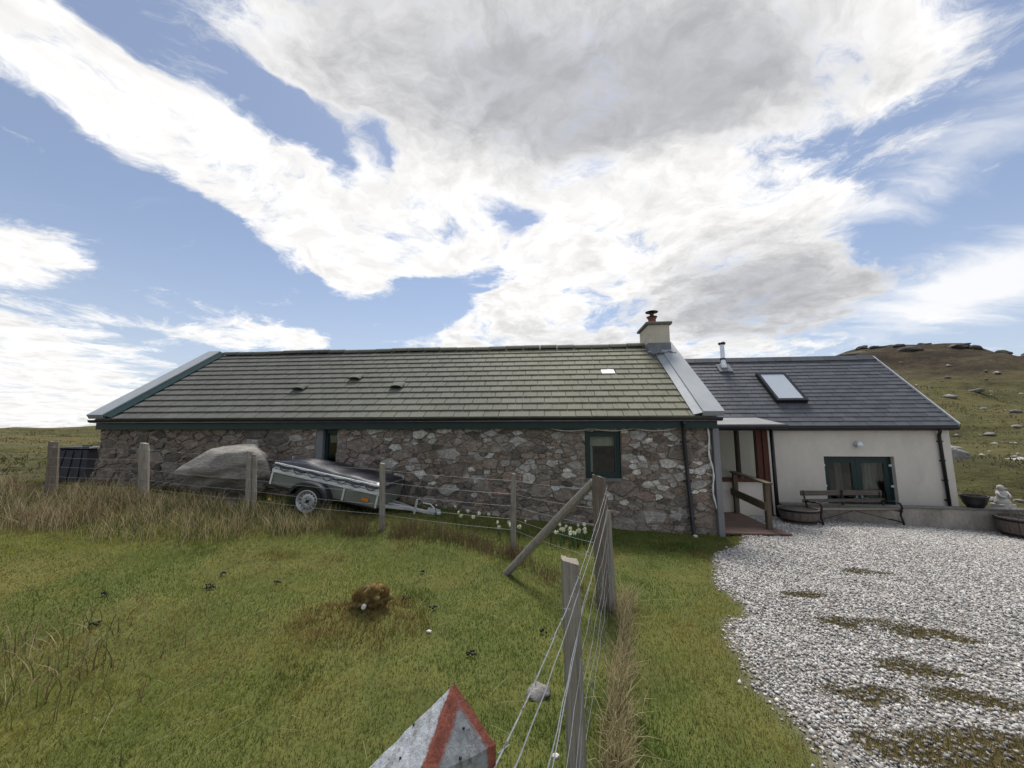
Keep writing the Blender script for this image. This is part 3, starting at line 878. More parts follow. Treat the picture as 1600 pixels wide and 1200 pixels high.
def slope_slab(mb, x0, x1, s0, s1, h0, h1):
    pts = []
    for h in (h0, h1):
        for x, s_ in ((x0, s0), (x1, s0), (x1, s1), (x0, s1)): pts.append(on_roof(x, s_, h))
    mb.add(pts, [(0, 3, 2, 1), (4, 5, 6, 7), (0, 1, 5, 4), (1, 2, 6, 5), (2, 3, 7, 6), (3, 0, 4, 7)])
# metal verge cappings
for (xo, xi, xs_) in ((0.0, .36, .55), (13.106, 12.72, 12.56)):
    mb = MB(); lo, hi = min(xo, xi), max(xo, xi)
    slope_slab(mb, lo, hi, -.02, SL + .02, -.02, .085)
    v = mb.build('verge_capping', M['metal_verge'], roof, bevel=.006)
    mb = MB(); lo, hi = min(xi, xs_), max(xi, xs_)
    a, b = (xi, xs_)
    pts = [on_roof(a, -.01, .055), on_roof(b, -.01, .012), on_roof(b, SL, .012), on_roof(a, SL, .055), on_roof(a, -.01, .045), on_roof(b, -.01, .004), on_roof(b, SL, .004), on_roof(a, SL, .045)]
    mb.add(pts, [(0, 1, 2, 3), (7, 6, 5, 4), (0, 4, 5, 1), (1, 5, 6, 2), (2, 6, 7, 3), (3, 7, 4, 0)])
    mb.build('flashing', M['metal_verge'] if xo > 1 else M['green'], v)
for x, s_ in ((4.08, 1.21), (5.23, 1.70), (6.42, 1.25)):   # hooded roof vents
    mb = MB(); vs = []; n = 6
    for ss, hh in ((s_ - .08, .062), (s_ + .18, .012)):
        for q in range(n + 1):
            an = math.pi * q / n; vs.append(on_roof(x - .15 * math.cos(an), ss, .02 + hh * math.sin(an)))
    fs = [(q, q + 1, n + 2 + q, n + 1 + q) for q in range(n)] + [tuple(range(n, -1, -1))]
    v = mb.add(vs, fs).build('roof_vent', M['tile'], roof)
    mb = MB(); vs = [on_roof(x - .13 * math.cos(math.pi * q / n), s_ - .083, .02 + .05 * math.sin(math.pi * q / n)) for q in range(n + 1)]
    vs += [p - slp * .004 for p in vs]
    mb.add(vs, [tuple(range(n + 1)), tuple(range(2 * n + 1, n, -1))]).build('grille', M['black'], v)
# eaves: fascia board, gutter, downpipe
MB().box(.06, 13.02, .10, .16, 1.70, 1.885).build('fascia', M['green'], cot)
MB().box(.06, 13.02, .161, .26, 1.845, 1.88).build('soffit', M['green'], cot)
gu = MB(); n = 8; vs = []; xs2 = np.linspace(.0, 13.08, 12)
for x in xs2:
    dz = .006 * math.sin(x * .8)
    for rr_ in (.062, .054):
        for q in range(n + 1):
            an = math.pi + math.pi * q / n; vs.append((x, .035 + rr_ * math.cos(an), 1.905 + dz + rr_ * math.sin(an)))
w_ = 2 * (n + 1); fs = []
for i in range(len(xs2) - 1):
    for q in range(n):
        fs.append((i * w_ + q, (i + 1) * w_ + q, (i + 1) * w_ + q + 1, i * w_ + q + 1))
        fs.append((i * w_ + n + 1 + q, i * w_ + n + 2 + q, (i + 1) * w_ + n + 2 + q, (i + 1) * w_ + n + 1 + q))
for i in (0, len(xs2) - 1):
    fs.append(tuple(i * w_ + q for q in range(n + 1)))
gutter = gu.add(vs, fs).build('gutter', M['black'], cot)
for x in np.arange(.7, 13, 1.0):
    MB().box(x - .012, x + .012, .095, .10, 1.80, 1.90).build('bracket', M['black'], gutter)
dp = MB().tube([(12.40, .035, 1.86), (12.40, .04, 1.78), (12.41, .13, 1.68), (12.415, .15, 1.55), (12.50, .15, -.22), (12.50, .08, -.30)], .036, 10).build('downpipe', M['black'], cot, smooth=True)
for z in (1.45, .72, .05):
    x = 12.415 + (1.55 - z) * .048
    MB().box(x - .06, x + .06, .145, .20, z - .02, z + .02).build('bracket', M['black'], dp)
MB().box(12.945, 13.05, .13, .30, -.28, 1.70).build('corner_board', M['grey_board'], cot, bevel=.004)
# white cable looped under the fascia and hanging down the corner
pts = []
for x in np.linspace(9.9, 12.3, 40):
    ph = (x - 9.9) / .8
    pts.append((x, .155, 1.70 - .05 * abs(math.sin(ph * math.pi)) + .004))
MB().tube(pts, .007, 6).build('cable', M['white_plastic'], cot, smooth=True)
pts = [(12.86 + .02 * math.sin(z * 9) + (1.7 - z) * .045, .165 + .01 * math.sin(z * 5), z) for z in np.linspace(1.72, .22, 34)]
MB().tube(pts, [.012 + .009 * abs(math.sin(i * .7)) for i in range(34)], 6).build('cable', M['white_plastic'], cot, smooth=True)
# window
def frame_ring(mb, x0, x1, z0, z1, y0, y1, w):
    mb.box(x0, x0 + w, y0, y1, z0, z1); mb.box(x1 - w, x1, y0, y1, z0, z1)
    mb.box(x0 + w, x1 - w, y0 + .001, y1 - .001, z1 - w, z1); mb.box(x0 + w, x1 - w, y0 + .001, y1 - .001, z0, z0 + w)
wx0, wx1, wz0, wz1 = WIN
mb = MB(); frame_ring(mb, wx0 + .01, wx1 - .01, wz0 + .01, wz1 - .01, .31, .39, .055)
window = mb.build('window', M['green'], cot)
mb = MB(); frame_ring(mb, wx0 + .067, wx1 - .067, wz0 + .067, wz1 - .067, .325, .375, .045); mb.build('sash', M['green'], window)
MB().box(wx0 + .11, wx1 - .11, .348, .354, wz0 + .11, wz1 - .11).build('pane', M['glass'], window)
MB().box(wx0 - .0, wx1 + .0, .17, .312, wz0 - .05, wz0 + .008).build('sill', M['cope'], window, bevel=.006)
MB().box(wx0 - .06, wx1 + .06, .46, .47, wz1 - .30, wz1 + .02).build('blind', M['blind'], window)
MB().box(wx0 - .06, wx0 + .17, .46, .47, wz0 - .02, wz1 - .301).build('blind', M['blind'], window)
# narrow door in its plastered reveal
dx0, dx1, dz0, dz1 = DOOR
mb = MB(); mb.box(dx0 + .14, dx0 + .20, .33, .40, dz0, dz1 - .01); mb.box(dx1 - .05, dx1 - .005, .33, .40, dz0, dz1 - .01); mb.box(dx0 + .201, dx1 - .051, .331, .399, dz1 - .08, dz1 - .01)
door = mb.build('door', M['green'], cot)
MB().box(dx0 + .20, dx1 - .05, .35, .38, dz0 + .0, dz0 + .9).build('door_panel', M['green'], door)
MB().box(dx0 + .20, dx1 - .05, .362, .368, dz0 + .901, dz1 - .081).build('pane', M['glass'], door)
MB().box(dx0 + .001, dx0 + .139, .235, .42, dz0, dz1 - .005).build('reveal', M['grey_board'], door)
MB().box(dx0 + .22, dx1 - .07, .385, .39, dz1 - .28, dz1 - .13).build('paper_notice', M['curtain'], door)
# chimney
ch = MB().box(12.42, 12.95, 2.32, 3.20, 3.2, 4.33).build('chimney', M['chim'], cot, bevel=.01)
MB().box(12.36, 13.01, 2.26, 3.26, 4.33, 4.40).build('cope', M['cope'], ch, bevel=.012)
mb = MB(); mb.box(12.408, 12.962, 2.308, 3.212, 3.45, 3.86); mb.build('lead_flashing', M['lead'], ch)
pts = [on_roof(12.36 + .06 * i, SL * .79 + .035 * math.sin(i * 1.7), .075 + .02 * math.sin(i * 2.3)) for i in range(12)]
MB().tube(pts, .035, 6, jit=.5).build('lead_apron', M['lead'], ch, smooth=True)
MB().lathe([(.115, 0), (.115, .05), (.10, .06), (.098, .17), (.115, .18), (.115, .21), (.09, .21)], 14, (12.64, 2.72, 4.42)).build('chimney_pot', M['terracotta'], ch, smooth=False)
mb = MB(); mb.lathe([(.13, 0), (.14, .02), (.10, .03)], 14, (12.64, 2.72, 4.63)); mb.lathe([(.055, .0), (.055, .12)], 10, (12.64, 2.72, 4.66)); mb.lathe([(.16, 0), (.165, .015), (.09, .045), (.01, .055)], 16, (12.64, 2.72, 4.77))
mb.build('cowl', M['black'], ch)

# ================================================================== the white house
wh = empty('white_house', (10.378, 9.0, 0), (0, 0, -R(5.764)))
tag(wh, 'white rendered house with dark slate roof and green french doors', 'house')
P2 = math.atan2(2.024, 2.158); SL2 = math.hypot(2.024, 2.158)
FD = (-2.85, -1.29, -1.0, 1.035)
mb = MB(); wall_boxes(mb, -6.3, -.03, .20, .50, -1.3, 1.70, [FD])
mb.box(-6.3, -.03, 3.85, 4.12, -1.3, 1.70); mb.box(-.33, -.031, .501, 3.849, -1.3, 1.699); mb.box(-6.3, -6.0, .501, 3.849, -1.3, 1.699)
for xa in (-.33, -6.3):
    mb.add([(xa, .25, 1.701), (xa + .299, .25, 1.701), (xa + .299, 4.07, 1.701), (xa, 4.07, 1.701), (xa, 2.158, 3.60), (xa + .299, 2.158, 3.60)], [(0, 3, 2, 1), (0, 1, 5, 4), (2, 3, 4, 5), (0, 4, 3), (1, 2, 5)])
mb.build('wall', M['render'], wh)
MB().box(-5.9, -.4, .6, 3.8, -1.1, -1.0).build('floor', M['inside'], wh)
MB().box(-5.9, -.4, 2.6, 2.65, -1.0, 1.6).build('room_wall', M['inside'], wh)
rd = MB(); zz = -.035
rd.add([(-6.4, .0, 1.793 + zz), (0, .0, 1.793 + zz), (0, 2.158, 3.817 + zz), (-6.4, 2.158, 3.817 + zz), (0, 4.316, 1.793 + zz), (-6.4, 4.316, 1.793 + zz),
        (-6.4, .0, 1.74 + zz), (0, .0, 1.74 + zz), (0, 4.316, 1.74 + zz), (-6.4, 4.316, 1.74 + zz)],
       [(0, 1, 2, 3), (3, 2, 4, 5), (6, 9, 8, 7), (0, 6, 7, 1), (1, 7, 8, 4, 2), (0, 3, 5, 9, 6), (4, 8, 9, 5)])
roof2 = rd.build('roof', M['black'], wh)
SKY = (-3.53, -2.91, .92, 2.02)
def skip_sky(a, b, sl, g):
    return a > SKY[0] - .05 and b < SKY[1] + .05 and sl > SKY[2] - .02 and sl + g < SKY[3] + .02
lay_roof(roof2, -6.4, 0.01, SL2 - .05, P2, 1.758, 18, .30, .016, .07, M['slate'], M['slate_i'], 'roof_slate', 300, lambda x, y, z: -x + y * .5 if x > -5.6 else 99, skip=skip_sky, z_lift=.006)
n2 = Vector((0, -math.sin(P2), math.cos(P2))); s2 = Vector((0, math.cos(P2), math.sin(P2)))
def on2(x, s, h): return Vector((x, 0, 1.793)) + s2 * s + n2 * h
def slab2(mb, x0, x1, s0, s1, h0, h1):
    pts = [on2(x, s_, h) for h in (h0, h1) for x, s_ in ((x0, s0), (x1, s0), (x1, s1), (x0, s1))]
    mb.add(pts, [(0, 3, 2, 1), (4, 5, 6, 7), (0, 1, 5, 4), (1, 2, 6, 5), (2, 3, 7, 6), (3, 0, 4, 7)])
for i in range(14):
    xa = -6.4 + i * .458; xb = min(xa + .45, .012)
    mb = MB(); mb.add([(xa, 2.02, 3.715), (xb, 2.02, 3.715), (xb, 2.158, 3.862), (xa, 2.158, 3.862), (xb, 2.296, 3.715), (xa, 2.296, 3.715), (xa, 2.03, 3.70), (xb, 2.03, 3.70), (xb, 2.286, 3.70), (xa, 2.286, 3.70)],
                      [(0, 1, 2, 3), (3, 2, 4, 5), (0, 6, 7, 1), (4, 8, 9, 5), (0, 3, 5, 9, 6), (1, 7, 8, 4, 2), (6, 9, 8, 7)])
    mb.build('ridge_tile', M['slate'], roof2)
mb = MB(); slab2(mb, .011, .04, 0, SL2, -.05, .03); mb.build('verge_trim', M['galv'], roof2)
# rooflight
mb = MB()
slab2(mb, SKY[0] - .07, SKY[0], SKY[2] - .08, SKY[3] + .08, -.02, .10); slab2(mb, SKY[1], SKY[1] + .07, SKY[2] - .08, SKY[3] + .08, -.02, .10)
slab2(mb, SKY[0] + .001, SKY[1] - .001, SKY[3], SKY[3] + .079, -.02, .10); slab2(mb, SKY[0] + .001, SKY[1] - .001, SKY[2] - .079, SKY[2], -.02, .099)
sk = mb.build('skylight', M['black'], roof2)
mb = MB(); slab2(mb, SKY[0] + .002, SKY[1] - .002, SKY[2] + .002, SKY[3] - .002, .03, .085); mb.build('pane', M['sky_glass'], sk)
# flue
fb_ = on2(-4.32, 2.50, 0)
fl = MB().tube([fb_ + Vector((0, 0, -.1)), fb_ + Vector((0, 0, .72))], .062, 14).build('flue', M['steel'], roof2, smooth=False)
MB().lathe([(.10, 0), (.105, .10), (.085, .13), (.085, .20)], 14, tuple(fb_)).build('storm_collar', M['steel'], fl)
MB().lathe([(.085, 0), (.10, .02), (.10, .06), (.06, .085)], 14, tuple(fb_ + Vector((0, 0, .70)))).build('flue_cap', M['black'], fl)
MB().lathe([(.075, 0), (.078, .05)], 14, tuple(fb_ + Vector((0, 0, .24)))).build('band', M['black'], fl)
mb = MB(); slab2(mb, -4.50, -4.12, 2.28, 2.66, .022, .03); mb.build('flashing', M['lead'], fl)
# eaves
MB().box(-6.3, .0, .10, .13, 1.655, 1.75).build('fascia', M['green'], wh)
MB().box(-6.3, .0, .131, .22, 1.685, 1.70).build('soffit', M['black'], wh)
mb = MB(); mb.tube([(-6.3, .045, 1.725), (.03, .045, 1.725)], .055, 10); gut2 = mb.build('gutter', M['black'], wh)
dp2 = MB().tube([(-.36, .045, 1.68), (-.34, .06, 1.63), (-.30, .14, 1.56), (-.29, .155, 1.50), (-.25, .155, -1.0)], .034, 10).build('downpipe', M['black'], wh, smooth=True)
for z in (1.40, .95, .5, .05):
    MB().box(-.33, -.22, .15, .20, z - .015, z + .015).build('bracket', M['black'], dp2)
# french doors
fx0, fx1, fz0, fz1 = FD
mb = MB(); frame_ring(mb, fx0, fx1, fz0, fz1, .30, .38, .05)
fr = mb.build('french_doors', M['green'], wh)
mid = (fx0 + fx1) / 2
for a, b, hx in ((fx0 + .052, mid - .002, mid - .06), (mid + .002, fx1 - .052, mid + .06)):
    mb = MB(); frame_ring(mb, a, b, fz0 + .052, fz1 - .052, .31, .36, .105)
    leaf = mb.build('door_leaf', M['green'], fr)
    MB().box(a + .106, b - .106, .333, .339, fz0 + .16, fz1 - .16).build('pane', M['glass'], leaf)
    mb = MB(); mb.box(hx - .018, hx + .018, .295, .309, -.06, .16); mb.tube([(hx, .30, .06), (hx, .26, .06), (hx + (.10 if hx > mid else -.10), .255, .05)], .009, 6)
    mb.build('door_handle', M['steel'], leaf)
    for z in (.82, .33, -.2):
        xx = fx0 + .035 if hx < mid else fx1 - .035
        MB().box(xx - .03, xx + .03, .275, .299, z - .025, z + .025).build('hinge', M['white_plastic'], leaf)
for xa, xb in ((fx0 + .42, fx0 + .58), (fx1 - .50, fx1 - .16)):
    mb = MB(); vs = []; k = 14
    for i in range(k + 1):
        x = xa + (xb - xa) * i / k; y = .52 + .03 * math.sin(i * 1.9)
        vs += [(x, y, -.95), (x, y, 1.0)]
    vs += [(v[0], v[1] + .006, v[2]) for v in vs]
    o2 = 2 * (k + 1)
    fs = [(2 * i, 2 * i + 2, 2 * i + 3, 2 * i + 1) for i in range(k)] + [(o2 + 2 * i, o2 + 2 * i + 1, o2 + 2 * i + 3, o2 + 2 * i + 2) for i in range(k)]
    mb.add(vs, fs).build('curtain', M['curtain'], fr)
# outside lamp: back plate, hood and a glass
lm = MB().box(-2.13, -2.05, .17, .20, 1.26, 1.37).build('wall_lamp', M['galv'], wh)
mb = MB(); mb.add([(-2.16, .06, 1.30), (-2.02, .06, 1.30), (-2.02, .17, 1.33), (-2.16, .17, 1.33), (-2.12, .08, 1.38), (-2.06, .08, 1.38), (-2.06, .17, 1.40), (-2.12, .17, 1.40)], [(0, 3, 2, 1), (4, 5, 6, 7), (0, 1, 5, 4), (1, 2, 6, 5), (2, 3, 7, 6), (3, 0, 4, 7)]); mb.build('lamp_hood', M['galv'], lm)
MB().box(-2.13, -2.05, .08, .16, 1.265, 1.30).build('lamp_glass', M['sky_glass'], lm)

# ================================================================== glazed porch between the two
po = empty('glazed_porch', (-9.125, 8.32, 0), (0, 0, -R(5.136)))
tag(po, 'small glazed porch with red-brown timber frame and metal roof between the two houses', 'porch')
MB().box(13.30, 14.72, 1.96, 2.08, -.5, .50).build('dwarf_wall', M['render'], po)
MB().box(13.30, 14.74, 1.90, 2.12, .501, .58).build('sill', M['brown_wood'], po, bevel=.006)
for x0_, x1_, m_ in ((13.30, 13.38, 'dark_brown'), (14.19, 14.25, 'dark_brown'), (14.62, 14.74, 'brown_wood')):
    MB().box(x0_, x1_, 1.93, 2.05, .581, 1.66).build('post', M[m_], po)
MB().box(14.745, 14.86, 1.90, 2.06, -.45, 1.66).build('post', M['brown_wood'], po)
MB().tube([(14.93, 1.87, 1.70), (14.93, 1.87, -.40)], .04, 10).build('downpipe', M['black'], po, smooth=True)
MB().box(13.30, 14.86, 1.92, 2.06, 1.661, 1.73).build('head_rail', M['dark_brown'], po)
for a, b in ((13.38, 14.19), (14.25, 14.62)):
    MB().box(a, b, 1.985, 1.991, .58, 1.66).build('pane', M['porch_glass'], po)
mb = MB(); mb.add([(13.06, 1.55, 1.80), (15.06, 1.55, 1.80), (15.06, 3.0, 2.03), (13.06, 3.0, 2.03), (13.06, 1.55, 1.765), (15.06, 1.55, 1.765), (15.06, 3.0, 1.995), (13.06, 3.0, 1.995)],
                  [(0, 1, 2, 3), (7, 6, 5, 4), (0, 4, 5, 1), (1, 5, 6, 2), (2, 6, 7, 3), (3, 7, 4, 0)])
mb.build('roof_sheet', M['porch_roof'], po)
MB().tube([(13.06, 1.52, 1.745), (15.10, 1.52, 1.745)], .05, 10).build('gutter', M['black'], po)
MB().box(13.06, 15.04, 1.56, 1.60, 1.68, 1.764).build('fascia', M['dark_brown'], po)
MB().box(13.30, 14.86, 3.15, 3.2, -.3, 1.95).build('inner_wall', M['render'], po)
MB().box(13.75, 14.05, 3.10, 3.149, -.25, 1.5).build('inner_door', M['dark_brown'], po)

# ================================================================== timber ramp
ra = empty('timber_ramp', (-9.125, 8.32, 0), (0, 0, -R(5.136)))
tag(ra, 'low timber ramp with a handrail leading to the glazed porch', 'ramp')
for i in range(12):
    y = .20 + i * .144
    MB().box(13.08 + random.uniform(0, .008), (14.13 if i > 2 else 14.24 - i * .03), y, y + .136, -.235 + i * .003, -.205 + i * .003).build('plank', M['deck'], ra, bevel=.003)
for x in (13.12, 14.05): MB().box(x, x + .05, .24, 1.92, -.40, -.236).build('joist', M['deck'], ra)
for x, y, h in ((14.02, .52, .635), (14.06, 1.86, .70)):
    MB().box(x - .045, x + .045, y - .045, y + .045, -.40, h).build('post', M['rail'], ra, bevel=.005)
MB().bar((14.02, .40, .655), (14.06, 1.98, .722), .12, .035).build('handrail', M['rail'], ra, bevel=.005)
MB().bar((13.955, .46, .22), (13.995, 1.92, .29), .035, .15).build('rail', M['rail'], ra, bevel=.004)

# ================================================================== low wall, bench, planters
lw = empty('parapet', (5.98, 8.78, 0), (0, 0, -R(8.65)))
tag(lw, 'low stained cement parapet wall behind the bench', 'parapet')
MB().box(0, 5.2, -.0, .18, -1.2, .015).build('wall_body', M['parapet'], lw)
MB().box(-.02, 5.22, -.025, .205, .016, .05).build('coping', M['cope'], lw, bevel=.006)

def make_bench():
    b = empty('garden_bench', (6.27, 8.37, 0), (0, 0, R(1.2)))
    tag(b, 'weathered slatted bench with black curled iron ends on the gravel', 'bench')
    z0, L = -.27, 1.80
    for z, dy, h in ((.255, .21, .105), (.115, .165, .075)):
        MB().box(0, L, dy, dy + .025, z, z + h).build('back_slat', M['bench_slat'], b, bevel=.004)
    for y in (-.22, -.13, -.04, .05):
        MB().box(.04, L - .04, y, y + .07, .005 - y * .05, .03 - y * .05).build('seat_slat', M['bench_slat'], b, bevel=.003)
    for x in (.06, L - .06):
        e = empty('iron_end', (0, 0, 0)); e.parent = b
        for nm, pts, r_ in (('front_leg', [(x, -.25, z0), (x, -.23, z0 + .10), (x, -.20, z0 + .18), (x, -.22, .0), (x, -.25, .08), (x, -.22, .155), (x, -.12, .175), (x, .0, .15), (x, .09, .16), (x, .17, .14)], .019),
                            ('rear_leg', [(x, .16, z0), (x, .13, z0 + .1), (x, .12, z0 + .2), (x, .13, .02), (x, .19, .2), (x, .23, .37)], .018),
                            ('brace', [(x, -.23, z0 + .05), (x, -.05, z0 + .06), (x, .13, z0 + .05)], .013), ('seat_bearer', [(x, -.25, .0), (x, .13, -.012)], .016)):
            MB().tube(pts, r_, 8).build(nm, M['iron'], e, smooth=True)
    MB().tube([(.06, -.06, z0 + .05), (L / 2, -.06, -.01)], .006, 6).build('tie_rod', M['iron'], b)
    MB().tube([(L - .06, -.06, z0 + .05), (L / 2, -.06, -.01)], .006, 6).build('tie_rod', M['iron'], b)
    MB().box(L / 2 - .02, L / 2 + .02, .19, .209, .06, .37).build('back_strap', M['iron'], b)
make_bench()
def barrel(loc, r, h, label, plants):
    b = empty('barrel_planter', loc); tag(b, label, 'planter')
    n = 18
    for k in range(n):
        a0, a1 = 2 * math.pi * (k + .03) / n, 2 * math.pi * (k + .97) / n
        mb = MB(); vs = []
        for rr_, z in ((r * .80, 0), (r * .93, h * .5), (r, h)):
            for q in (rr_, rr_ - .03):
                for a in (a0, a1): vs.append((q * math.cos(a), q * math.sin(a), z))
        fs = []
        for i in range(2):
            o = i * 4
            fs += [(o, o + 1, o + 5, o + 4), (o + 3, o + 2, o + 6, o + 7), (o + 1, o + 3, o + 7, o + 5), (o + 2, o, o + 4, o + 6)]
        fs += [(8, 9, 11, 10), (0, 2, 3, 1)]
        mb.add(vs, fs).build('stave', M['barrel'], b)
    for z, rr_ in ((h * .18, r * .853), (h * .84, r * .985)):
        mb = MB(); mb.lathe([(rr_ - .01, 0), (rr_ + .006, 0), (rr_ + .012, .035), (rr_ - .01, .035)], 24, (0, 0, z)); mb.build('hoop', M['iron'], b)
    MB().lathe([(.01, h * .8), (r * .93, h * .8), (r * .93, h * .82), (.01, h * .86)], 18).build('soil', M['moss_mound'], b)
    if plants:
        mb = MB()
        for q in range(70):
            an = random.uniform(0, 6.28); rr_ = random.uniform(0, r * .8); hh = random.uniform(.12, .34)
            x, y = rr_ * math.cos(an), rr_ * math.sin(an); lx, ly = random.gauss(0, .09), random.gauss(0, .09)
            mb.tube([(x, y, h * .8), (x + lx * .4, y + ly * .4, h * .8 + hh * .6), (x + lx, y + ly, h * .8 + hh)], [.006, .004, .001], 4, cap=False)
        mb.build('dead_stems', M['post_dark'], b)
barrel((6.02, 8.36, -.26), .37, .30, 'half-barrel planter between the porch and the bench', False)
barrel((10.02, 7.72, -.43), .45, .40, 'half-barrel planter with dead stems against the end of the low wall', True)
pp = empty('plant_pot', (9.72, 8.33, .05)); tag(pp, 'dark bowl-shaped pot on top of the low wall', 'pot')
MB().lathe([(.12, 0), (.17, .08), (.205, .20), (.22, .215), (.22, .245), (.19, .245), (.185, .20), (.02, .19)], 20).build('bowl', M['pot'], pp, smooth=False)
mb = MB()
for q in range(60):
    an = random.uniform(0, 6.28); rr_ = random.uniform(0, .16); hh = random.uniform(.05, .16)
    x, y = rr_ * math.cos(an), rr_ * math.sin(an)
    mb.tube([(x, y, .18), (x * 1.2 + random.gauss(0, .03), y * 1.2 + random.gauss(0, .03), .18 + hh)], [.008, .002], 4, cap=False)
mb.build('withered_plant', M['post_dark'], pp)
st = empty('garden_statue', (10.72, 8.66, .02))
st.scale = (.72, .72, .78); tag(st, 'small pale stone garden statue by the rockery', 'statue')
MB().box(-.20, .20, -.17, .17, -.35, .06).build('plinth', M['statue'], st, bevel=.015)
mb = MB(); mb.lathe([(.20, .06), (.19, .12), (.15, .20), (.125, .28), (.14, .34), (.12, .40), (.05, .43)], 14)
bd = mb.build('robe', M['statue'], st, smooth=True); bd.scale = (1, .8, 1)
mb = MB(); mb.lathe([(.03, 0), (.075, .04), (.085, .09), (.06, .145), (.01, .165)], 12, (-.03, -.02, .41)); mb.build('head', M['statue'], st, smooth=True)
for s_ in (-1, 1):
    MB().tube([(s_ * .13, 0, .38), (s_ * .16, -.08, .27), (s_ * .05, -.14, .24)], [.045, .04, .03], 8).build('arm', M['statue'], st, smooth=True)

